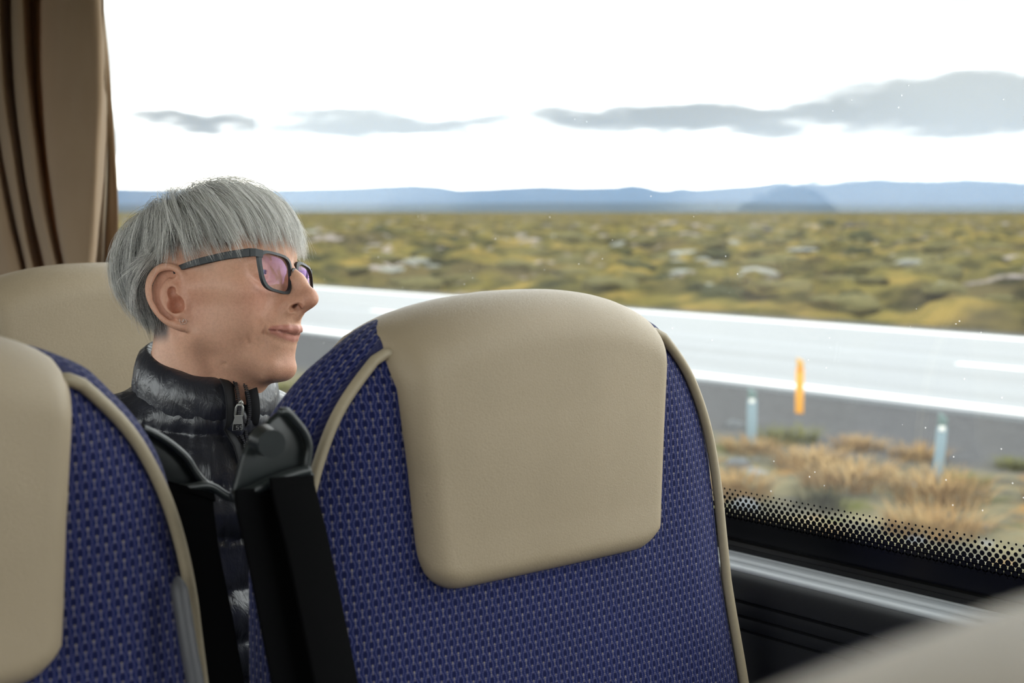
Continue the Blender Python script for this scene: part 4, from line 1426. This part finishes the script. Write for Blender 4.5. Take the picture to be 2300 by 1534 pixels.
# resample each guide over its own live length
gl = []
for i in range(NG):
    p = paths[i]; keep = np.r_[True, np.linalg.norm(np.diff(p, axis=0), axis=1) > 1e-4]
    p = p[keep]
    if len(p) < 5: continue
    s = np.r_[0, np.cumsum(np.linalg.norm(np.diff(p, axis=0), axis=1))]
    t = np.linspace(0, s[-1], NT)
    gl.append(np.c_[np.interp(t, s, p[:, 0]), np.interp(t, s, p[:, 1]), np.interp(t, s, p[:, 2])])
gl = np.array(gl)
for _ in range(2): gl[:, 1:-1] = .5 * gl[:, 1:-1] + .25 * (gl[:, :-2] + gl[:, 2:])
NGl = len(gl)
tt = np.linspace(0, 1, NT)
ch = np.repeat(gl, NC, 0)
n_s = len(ch)
off = hr.normal(0, .42, (n_s, 1, 3)); tipo = hr.normal(0, .16, (n_s, 1, 3))
ch = ch + off * (1 - tt[None, :, None] * .85) + tipo * tt[None, :, None] ** 2
wv = hr.normal(0, 1, (n_s, 3)); ph = hr.uniform(0, 6.28, (n_s, 1))
ch += (np.sin(tt[None] * 5 + ph) * tt[None])[:, :, None] * wv[:, None] * .07
fly = hr.random(n_s) < .03
ch[fly] += (tt[None, :, None] ** 2) * hr.normal(0, .7, (fly.sum(), 1, 3))
# random shortening so the ends feather
sh = hr.uniform(.80, 1.0, n_s)
idx = tt[None] * sh[:, None] * (NT - 1); i0 = np.minimum(idx.astype(int), NT - 2); fr = (idx - i0)[:, :, None]
ar_ = np.arange(n_s)[:, None]
ch = ch[ar_, i0] * (1 - fr) + ch[ar_, i0 + 1] * fr
# keep strands outside the skin
flat = ch.reshape(-1, 3)
for _ in range(2):
    dd = sample_grid(SD, HO, HH, flat); push = np.maximum(.16 - dd, 0)
    flat = flat + grad_grid(SD, HO, HH, flat) * push[:, None]
ch = flat.reshape(n_s, NT, 3)
rad = hr.uniform(.009, .024, n_s)[:, None] * (1 - .75 * tt[None] ** 3)
Tg = np.gradient(ch, axis=1); Tg /= np.linalg.norm(Tg, axis=2)[:, :, None] + 1e-9
ref = np.array([.3, .2, .93]); B1 = np.cross(Tg, ref); B1 /= np.linalg.norm(B1, axis=2)[:, :, None] + 1e-9
B2 = np.cross(Tg, B1)
K = 3
ring = np.stack([ch + rad[:, :, None] * (math.cos(a) * B1 + math.sin(a) * B2) for a in (0, 2 * PI / 3, 4 * PI / 3)], 2)   # n,NT,3,3
vhair = ring.reshape(-1, 3)
bi = np.arange(n_s)[:, None, None] * NT * K + np.arange(NT - 1)[None, :, None] * K
q_ = np.arange(K)[None, None, :]
Qh = np.stack(np.broadcast_arrays(bi + q_, bi + (q_ + 1) % K, bi + K + (q_ + 1) % K, bi + K + q_), -1).reshape(-1, 4)
lightc = np.array(s2l(252, 250, 244)[:3]); darkc = np.array(s2l(46, 47, 50)[:3])
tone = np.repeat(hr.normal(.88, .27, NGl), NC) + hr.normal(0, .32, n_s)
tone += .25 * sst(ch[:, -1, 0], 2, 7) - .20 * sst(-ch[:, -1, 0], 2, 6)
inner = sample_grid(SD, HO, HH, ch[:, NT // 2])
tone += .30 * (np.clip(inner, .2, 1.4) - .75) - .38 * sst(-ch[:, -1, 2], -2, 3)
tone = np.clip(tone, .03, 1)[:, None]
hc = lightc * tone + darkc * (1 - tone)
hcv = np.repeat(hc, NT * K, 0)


def hair_mat():
    m = Mat('silver_hair')
    c = m.attr('tint').outputs['Color']
    return m.done(m.bsdf(c, .45, 0, .32))


hair = quads_np('hair', h2w(vhair) - WO, Qh, hair_mat(), woman)
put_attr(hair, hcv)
hair['kind'] = 'stuff'
hair['label'] = 'short straight silver grey hair with a long fringe'
# ------------------------------------------------------------------ jacket, glasses, earring
M_NYLON = (lambda m: m.done(m.bsdf(m.mix(m.noise(m.coord(), 30, 3), s2l(44, 45, 52), s2l(56, 57, 66)), .30, 0, .7,
           normal=m.bump(m.noise(m.mapping(m.coord(), (1, 1, .5)), 75, 5, .6, 1.5) * 1.0 + m.noise(m.coord(), 28, 3, .5, 1.0) * 1.2, .42, .003))))(Mat('black_quilted_nylon'))
M_TAPE = simple('zip_tape', s2l(26, 26, 30), .8, nscale=300)
M_ZIP = simple('zip_metal', s2l(206, 206, 200), .3, .35, nscale=90, namp=.06)
M_TEETH = simple('zip_teeth', s2l(60, 60, 64), .35, .5)

# torso frame: origin at the base of the neck, metres
TY = math.radians(4)
tf = np.array([math.cos(TY), math.sin(TY), 0]); tl = np.array([-math.sin(TY), math.cos(TY), 0]); tu = np.array([0, 0, 1.0])
TO = np.array([-1.4018, .7529, 1.0590])
def t2w(P): return TO + np.asarray(P, float) @ np.stack([tf, tl, tu])


jk = Field((-20, 0, -62), (26, 28, 6), .40)
jk.ell((-1, 0, -20), (11.5, 16, 20), 1)
jk.ell((1.5, 5, -22), (10.5, 8, 9), 4)
jk.ell((-1, 0, -46), (12.5, 17, 14), 5)
jk.cone((-2.5, 4, -3.5), (-2.5, 16.5, -7.5), 5.2, 5.6, 4)
jk.cone((-2.5, 17, -8.5), (.5, 20.5, -33), 5.8, 5.2, 2.5)
jk.cone((.5, 20.5, -33), (14, 15.5, -44), 5.2, 4.6, 2)
jk.cone((14, 15.5, -44), (15, 13.5, -45), 4.6, 3.6, 2)
jk.cone((.6, 0, -9), (1.0, 0, -1.2), 9.5, 5.6, 3)
jk.cone((2.0, 0, -10), (1.8, 0, -2.6), 10.0, 6.4, 3)
jk.cone((3.0, 0, -9), (3.4, 0, -3.2), 8.5, 5.4, 2)
JD, JO = jk.full()
# quilting: the puffs follow the height below the neck
ax_ = [JO[i] + np.arange(JD.shape[i]) * .40 for i in range(3)]
Xg, Yg, Zg = np.meshgrid(*ax_, indexing='ij')
ph_ = (Zg - .10 * np.abs(Yg) * (Zg > -14) + 2.6) / 5.2
puff = np.abs(np.sin(ph_ * PI)) ** .55
JD = (JD - .95 * puff + .25).astype(np.float32)
vj, qj = surface_nets(JD, JO, .40)
pz = (vj[:, 2] - .10 * np.abs(vj[:, 1]) * (vj[:, 2] > -14) + 2.6) / 5.2
near_seam = np.exp(-(((pz + .5) % 1 - .5) / .22) ** 2)
ang = np.arctan2(vj[:, 1], vj[:, 0]) * 14
wr = fbm(np.c_[ang * 1.1, vj[:, 2] * .12, vj[:, 1] * .1], 3, 3) * (.18 + .38 * near_seam) + fbm(vj * .22, 3, 8) * .35
gn = grad_grid(JD, JO, .40, vj)
vj = vj + gn * wr[:, None]
jacket = quads_np('jacket', t2w(vj * .01) - WO, qj, M_NYLON, woman)
jacket['label'] = 'black quilted jacket'

# standing collar, open at the front zip
def collar_pt(th, h, inner):
    """th: angle from the front (0) round the right side (+) ; h 0 base .. 1 rim"""
    back = .5 - .5 * math.cos(th)
    base_z = .000 - .016 * (1 - back); rim_z = .034 + .036 * back
    z = base_z + (rim_z - base_z) * h
    rr = .0695 - .005 * h + .003 * (1 - back)
    return rr, z


nth, nh = 90, 16
ths = np.linspace(.22, 2 * PI + .02, nth)
sec = []
for th in ths:
    row = []
    for k in range(nh):                      # outside, two puffed channels
        h = k / (nh - 1); rr, z = collar_pt(th, h, False)
        p_ = abs(math.sin(h * PI * 1.0)) ** .5 * .010
        nz = .0028 * float(fbm(np.array([[th * 6.0, h * 1.6, 3.3]]), 3, 6)[0]) + .0018 * float(fbm(np.array([[th * 17.0, h * 2.2, 1.3]]), 2, 9)[0])
        row.append((rr + p_ + nz * (1 if 0 < h < 1 else .3), z))
    rr, z = collar_pt(th, 1, False)
    row.append((rr - .004, z + .002)); row.append((rr - .009, z))
    for k in range(5):
        h = 1 - (k + 1) / 5; rr, z = collar_pt(th, h, True); row.append((rr - .013 - .002 * math.sin(PI * h), z))
    c, s_ = math.cos(th), -math.sin(th)
    # opening flares toward the chin
    sec.append([(r * c * 1.04 + .012, r * s_ * .98, z) for r, z in row])
sec = np.array(sec); ns_ = sec.shape[1]
Qc = grid_faces(nth, ns_)
collar = quads_np('collar', t2w(sec.reshape(-1, 3)) - WO, Qc, M_NYLON, woman)
# near edge: zip tape, teeth and pull
edge0 = sec[0]; edge1 = sec[-1]
def zline(e, n=14):
    o = e[:nh]; return o
tp0 = t2w(edge0[:nh][::-1]) ; tp1 = t2w(edge1[:nh][::-1])
ext = np.array([t2w((edge0[0][0] + .010 + .004 * k, edge0[0][1] * (1 - .16 * k), edge0[0][2] - .016 * k)) for k in range(1, 5)])
near_zip = np.vstack([tp0, ext])
sv = tl * -1.0
v, f = ribbon_geo(near_zip + tf * .002 + sv * .006, np.broadcast_to(tl * .8 + tf * -.35, near_zip.shape), .017, .0022)
mesh_np('zip_tape', v - WO, f, M_TAPE, collar)
far_zip = np.vstack([tp1, ext + tl * .006])
v, f = ribbon_geo(far_zip + tf * .001 + tl * .005, np.broadcast_to(tl * .8 + tf * .35, far_zip.shape), .014, .0022)
mesh_np('zip_tape', v - WO, f, M_TAPE, collar)
vs, fs = [], []
for line, s_ in ((near_zip, 1), (far_zip, -1)):
    L = np.r_[0, np.cumsum(np.linalg.norm(np.diff(line, axis=0), axis=1))]
    for t in np.arange(0, L[-1], .0022):
        p = np.array([np.interp(t, L, line[:, i]) for i in range(3)]) + tf * .004 + tl * .0022 * s_
        k = len(vs)
        for a in (-1, 1):
            for b in (-1, 1):
                for c in (-1, 1): vs.append(p + tf * .0012 * a + tl * .0018 * b + tu * .0007 * c)
        fs += [(k, k + 1, k + 3, k + 2), (k + 4, k + 6, k + 7, k + 5), (k, k + 4, k + 5, k + 1), (k + 2, k + 3, k + 7, k + 6), (k, k + 2, k + 6, k + 4), (k + 1, k + 5, k + 7, k + 3)]
o = mesh_np('zip_teeth', np.array(vs) - WO, fs, M_TEETH, collar, smooth=False); o['kind'] = 'stuff'

# pull tab: slider, loop and a tab stamped 55, facing the camera side of the chest
ZP = near_zip[nh - 5] + tf * .010 + tl * -.001 + tu * .007
zr_ = RT * .985 + AX * -.17; zr_[2] = 0; zr_ /= np.linalg.norm(zr_)      # tab lies across the chest
zr_ = tl * .80 + tf * .60 * 1.0; zr_ /= np.linalg.norm(zr_)
zu_ = np.array([0, 0, 1.0]) * .97 + tf * .2; zu_ /= np.linalg.norm(zu_)
zn_ = np.cross(zr_, zu_); zn_ /= np.linalg.norm(zn_)
if zn_ @ AX > 0: zn_ = -zn_
def zp(a, b, c=0.0): return ZP + zr_ * a * .8 + zu_ * b * .7 + zn_ * c * .8
zu = np.cross(zn_, zr_)
slider = tube('zip_slider', np.array([zp(-.001, .010), zp(0, .014, .002), zp(.0015, .016, .003), zp(.003, .013, .003), zp(.003, .009, .002)]) - WO, .0013, M_ZIP, collar, 8)
ring_pts = [zp(-.0048, -.006, .003), zp(-.0044, .006, .003), zp(-.0028, .010, .003), zp(.0028, .010, .003), zp(.0044, .006, .003), zp(.0048, -.006, .003)]
pull = tube('zip_pull', np.array(ring_pts) - WO, .0012, M_ZIP, collar, 8)
bm = bmesh.new()
outl = [(-.0058, -.006), (-.0050, -.010), (-.0062, -.018), (-.0062, -.030), (.0062, -.030), (.0062, -.018), (.0050, -.010), (.0058, -.006)]
vv_ = [bm.verts.new(Vector((zp(a, b, .0022) - WO).tolist())) for a, b in outl]
fc = bm.faces.new(vv_); ex = bmesh.ops.extrude_face_region(bm, geom=[fc])
for g in ex['geom']:
    if isinstance(g, bmesh.types.BMVert): g.co += Vector((zn_ * .0022).tolist())
tab = bm_obj('pull_tab', bm, M_ZIP, collar, False, .0004, 2)
bm = bmesh.new()
vv_ = [bm.verts.new(Vector((zp(a, b, .0056) - WO).tolist())) for a, b in [(-.0054, -.0195), (-.0054, -.0292), (.0054, -.0292), (.0054, -.0195)]]
bm.faces.new(vv_); bm_obj('tab_inlay', bm, M_TAPE, collar)
def seg5(ox):
    """a block 5 from five bars"""
    w5, h5, t5 = .0036, .0062, .0009
    bars = [(-w5 / 2, h5 / 2 - t5, w5 / 2, h5 / 2), (-w5 / 2, 0, -w5 / 2 + t5, h5 / 2), (-w5 / 2, -t5 / 2, w5 / 2, t5 / 2), (w5 / 2 - t5, -h5 / 2, w5 / 2, 0), (-w5 / 2, -h5 / 2, w5 / 2, -h5 / 2 + t5)]
    return [(a + ox, b, c + ox, d) for a, b, c, d in bars]


zr2 = np.cross(zu, zn_)
sg = 1.0 if zr2 @ RT > 0 else -1.0
vs, fs = [], []
for (a, b, c, d) in seg5(-.0024) + seg5(.0024):
    k = len(vs)
    for aa, bb in ((a, b), (c, b), (c, d), (a, d)): vs.append(ZP + zr2 * sg * aa * .8 + zu * (bb - .0243) * .7 + zn_ * .0050)
    fs.append((k, k + 1, k + 2, k + 3))
mesh_np('tab_digits', np.array(vs) - WO, fs, M_ZIP, collar, smooth=False)

# trousers and lap (seated), shins down to the floor
lg = Field((-16, 0, -46), (62, 22, 16), .6)
lg.ell((0, 0, 4), (12, 16, 10), 2)
lg.cone((4, 8, 2), (44, 9, 1), 8.0, 6.2, 4)
lg.cone((44, 9, 1), (40, 9, -36), 5.8, 4.2, 2)
lg.cone((40, 9, -40), (54, 10, -42.5), 3.8, 3.0, 2)
LD, LO = lg.full(); vl, ql = surface_nets(LD, LO, .6)
hip = np.array([-1.575, WY, .495])
vl = vl * .01
vl[:, :2] = np.c_[vl[:, 0] * .82 * tf[0] - vl[:, 1] * tf[1], vl[:, 0] * .82 * tf[1] + vl[:, 1] * tf[0]]
quads_np('trousers', vl + hip + np.array([0, 0, .055]) - WO, ql, simple('dark_trousers', s2l(32, 34, 42), .8, nscale=60), woman)

# ---- eyeglasses (head centimetres, then to the world)
M_FRAME = (lambda m: m.done(m.bsdf(m.mix(m.noise(m.coord(), 40, 3), s2l(34, 40, 44), s2l(42, 48, 52)), .42, 0, .5,
           normal=m.bump(m.noise(m.coord(), 900, 2), .15, .0003))))(Mat('matt_black_acetate'))


def lens_mat():
    m = Mat('coated_lens')
    lw = m.node('ShaderNodeLayerWeight'); lw.inputs[0].default_value = .5
    f = V(m.nt, lw.outputs['Facing'])
    tr = m.node('ShaderNodeBsdfTransparent'); tr.inputs[0].default_value = (.93, .92, .95, 1)
    gl = m.node('ShaderNodeBsdfGlossy'); gl.inputs['Roughness'].default_value = .01; gl.inputs[0].default_value = (.80, .50, 1.0, 1)
    return m.done(m.mixsh((f ** 3.0 * .5 + .025).clamp(), tr.outputs[0], gl.outputs[0]))


M_LENS = lens_mat()
gx0 = 9.75
glasses = empty('eyeglasses', tuple(h2w((gx0, 0, 1.4))))
tag(glasses, 'black rectangular eyeglasses with purple tinged lenses worn by the woman', 'eyeglasses')
GO = np.array(glasses.location)


def wrap(y, z, dx=0.0):
    z = z - .12 * y - .52
    """front curve of the frame"""
    return (gx0 - .034 * y * y + dx - .10 * (z - 1.4), y, z)


def rrect(cy_, cz_, a, b, n=64, p=3.6):
    t = np.linspace(0, 2 * PI, n, endpoint=False)
    c, s_ = np.cos(t), np.sin(t)
    yy = a * np.sign(c) * np.abs(c) ** (2 / p); zz = b * np.sign(s_) * np.abs(s_) ** (2 / p)
    yy = yy * (1 + .11 * zz / b)
    return np.c_[cy_ + yy, cz_ + zz]


def frame_front():
    vs, fs = [], []
    for s_ in (-1, 1):
        inn = rrect(s_ * 2.98, 1.35, 2.12, 1.95); out_ = rrect(s_ * 2.98, 1.36, 2.40, 2.23, p=4.0)
        if s_ < 0: pass
        k = len(vs); n = len(inn)
        for L, dx in ((inn, .05), (out_, 0.0), (out_, -.36), (inn, -.34)):
            for y, z in L: vs.append(wrap(y, z, dx))
        for a in range(4):
            b = (a + 1) % 4
            for i in range(n):
                j = (i + 1) % n; fs.append((k + a * n + i, k + a * n + j, k + b * n + j, k + b * n + i))
    # bridge
    k = len(vs); br = [(-.72, 2.15), (-.3, 2.42), (.3, 2.42), (.72, 2.15)]
    brl = [(-.75, 1.35), (-.3, 1.72), (.3, 1.72), (.75, 1.35)]
    for dx in (.04, -.5):
        for y, z in br: vs.append(wrap(y, z, dx + .15))
        for y, z in brl: vs.append(wrap(y, z, dx + .15))
    for i in range(3):
        fs += [(k + i, k + i + 1, k + 5 + i, k + 4 + i), (k + 8 + i, k + 12 + i, k + 13 + i, k + 9 + i), (k + i, k + 8 + i, k + 9 + i, k + i + 1), (k + 4 + i, k + 5 + i, k + 13 + i, k + 12 + i)]
    # end pieces wrapping to the hinge
    for s_ in (-1, 1):
        k = len(vs)
        for y, z0, z1, x in ((5.05, 2.70, 3.52, wrap(5.05, 3)[0] + .02), (5.85, 2.70, 3.54, wrap(5.6, 3)[0] - .20), (6.1, 2.66, 3.56, wrap(5.6, 3)[0] - 1.0)):
            for z in (z0, z1):
                z = z - .12 * s_ * y - .60; vs.append((x, s_ * y, z)); vs.append((x - .42 if y < 6 else x - .1, s_ * (y - (.0 if y < 5.5 else .36)), z))
        for i in range(2):
            a = k + 4 * i; b = a + 4
            fs += [(a, b, b + 2, a + 2), (a + 1, a + 3, b + 3, b + 1), (a, a + 1, b + 1, b), (a + 2, b + 2, b + 3, a + 3)]
        fs += [(k, k + 2, k + 3, k + 1), (k + 8, k + 9, k + 11, k + 10)]
    return vs, fs


v, f = frame_front()
o = mesh_np('front_frame', h2w(np.array(v)) - GO, f, M_FRAME, glasses, smooth=True)
bmm = bmesh.new(); bmm.from_mesh(o.data); bmesh.ops.recalc_face_normals(bmm, faces=bmm.faces); bmm.to_mesh(o.data); bmm.free()
o.data.set_sharp_from_angle(angle=math.radians(38))
for s_ in (-1, 1):
    L = rrect(s_ * 2.98, 1.35, 2.16, 1.99, 48)
    ring_ = [L * f_ + np.array([s_ * 2.98, 1.35]) * (1 - f_) for f_ in (1, .75, .5, .25)]
    vs = [wrap(y, z, -.18 + .22 * (1 - (np.hypot((y - s_ * 2.98) / 2.16, (z - 1.35) / 1.99)) ** 2)) for R2 in ring_ for y, z in R2] + [wrap(s_ * 2.98, 1.35, .04)]
    n = 48; fs = [(a * n + i, a * n + (i + 1) % n, (a + 1) * n + (i + 1) % n, (a + 1) * n + i) for a in range(3) for i in range(n)] + [(3 * n + i, 3 * n + (i + 1) % n, 4 * n) for i in range(n)]
    mesh_np('lens', h2w(np.array(vs)) - GO, fs, M_LENS, glasses)
    # temple arm: straight bar, then down behind the ear
    xh = wrap(5.6, 3)[0] - .8
    cl = catmull([(xh, 6.0, 3.00, .46), (5.0, 6.35, 2.80, .42), (2.0, 7.15, 2.25, .38), (-.2, 7.05, 1.85, .32), (-1.5, 6.75, 1.5, .30), (-2.9, 6.6, .35, .30), (-3.5, 6.8, -1.2, .32), (-3.85, 6.65, -2.8, .36), (-3.85, 6.6, -3.5, .30)], 6)
    vs, fs = [], []
    P_ = cl[:, :3]; T_ = np.gradient(P_, axis=0); T_ /= np.linalg.norm(T_, axis=1)[:, None]
    for p, t, hgt in zip(P_, T_, cl[:, 3]):
        nrm = np.cross(t, [0, 1, 0]); nrm /= np.linalg.norm(nrm)
        for a, b in ((-1, -.9), (-1, .9), (-.8, 1), (.8, 1), (1, .9), (1, -.9), (.8, -1), (-.8, -1)):
            q = p + nrm * hgt * b + np.array([0, .17 * a, 0]); vs.append((q[0], s_ * q[1], q[2] + (-.12 * 6 * s_ - .50) * min(1, max(0, (q[0] + .4) / (xh + .4)))))
    n = len(P_)
    fs = [(i * 8 + k, i * 8 + (k + 1) % 8, (i + 1) * 8 + (k + 1) % 8, (i + 1) * 8 + k) for i in range(n - 1) for k in range(8)] + [tuple(range(8)), tuple(range((n - 1) * 8, n * 8))]
    o = mesh_np('temple_arm', h2w(np.array(vs)) - GO, fs, M_FRAME, glasses)
    bmm = bmesh.new(); bmm.from_mesh(o.data); bmesh.ops.recalc_face_normals(bmm, faces=bmm.faces); bmm.to_mesh(o.data); bmm.free()
    o.data.set_sharp_from_angle(angle=math.radians(35))

# ---- earring: open heart of tiny stones with a curl inside
EC = np.array(E_(-.25, -2.55, .62)) * np.array([1, -1, 1])
ea_ = ea * np.array([1, -1, 1]); eb_ = eb * np.array([1, -1, 1]); ec_ = ec * np.array([1, -1, 1])
earring = empty('earring', tuple(h2w(EC)))
tag(earring, 'tiny heart shaped stud earring in the woman\'s ear lobe', 'earring')
RO = np.array(earring.location)
M_GEM = simple('rose_gold_pave', s2l(222, 196, 182), .22, .7)
hp = []
for t in np.linspace(0, 2 * PI, 19, endpoint=False):
    hx = 16 * math.sin(t) ** 3; hy = 13 * math.cos(t) - 5 * math.cos(2 * t) - 2 * math.cos(3 * t) - math.cos(4 * t)
    hp.append((hx * .026, hy * .026))
curl = [(.10 * math.cos(a) * (1 - a / 9), .10 * math.sin(a) * (1 - a / 9)) for a in np.linspace(0, 5, 7)]
hb = h2w(np.array([EC + ea_ * a + eb_ * b for a, b in [(x_ * .8 + y_ * .6, -x_ * .6 + y_ * .8) for x_, y_ in hp]])) - RO
tube('heart_wire', hb, .00030, M_GEM, earring, 6, True)
me_s = bpy.data.meshes.new('stone_bead'); bm = bmesh.new(); bmesh.ops.create_icosphere(bm, subdivisions=1, radius=.00062); bm.to_mesh(me_s); bm.free(); me_s.materials.append(M_GEM)
for p in list(hb) + list(h2w(np.array([EC + ea_ * a + eb_ * b for a, b in curl])) - RO):
    o = bpy.data.objects.new('stone_bead', me_s); COL.objects.link(o); o.parent = earring; o.location = tuple(p)
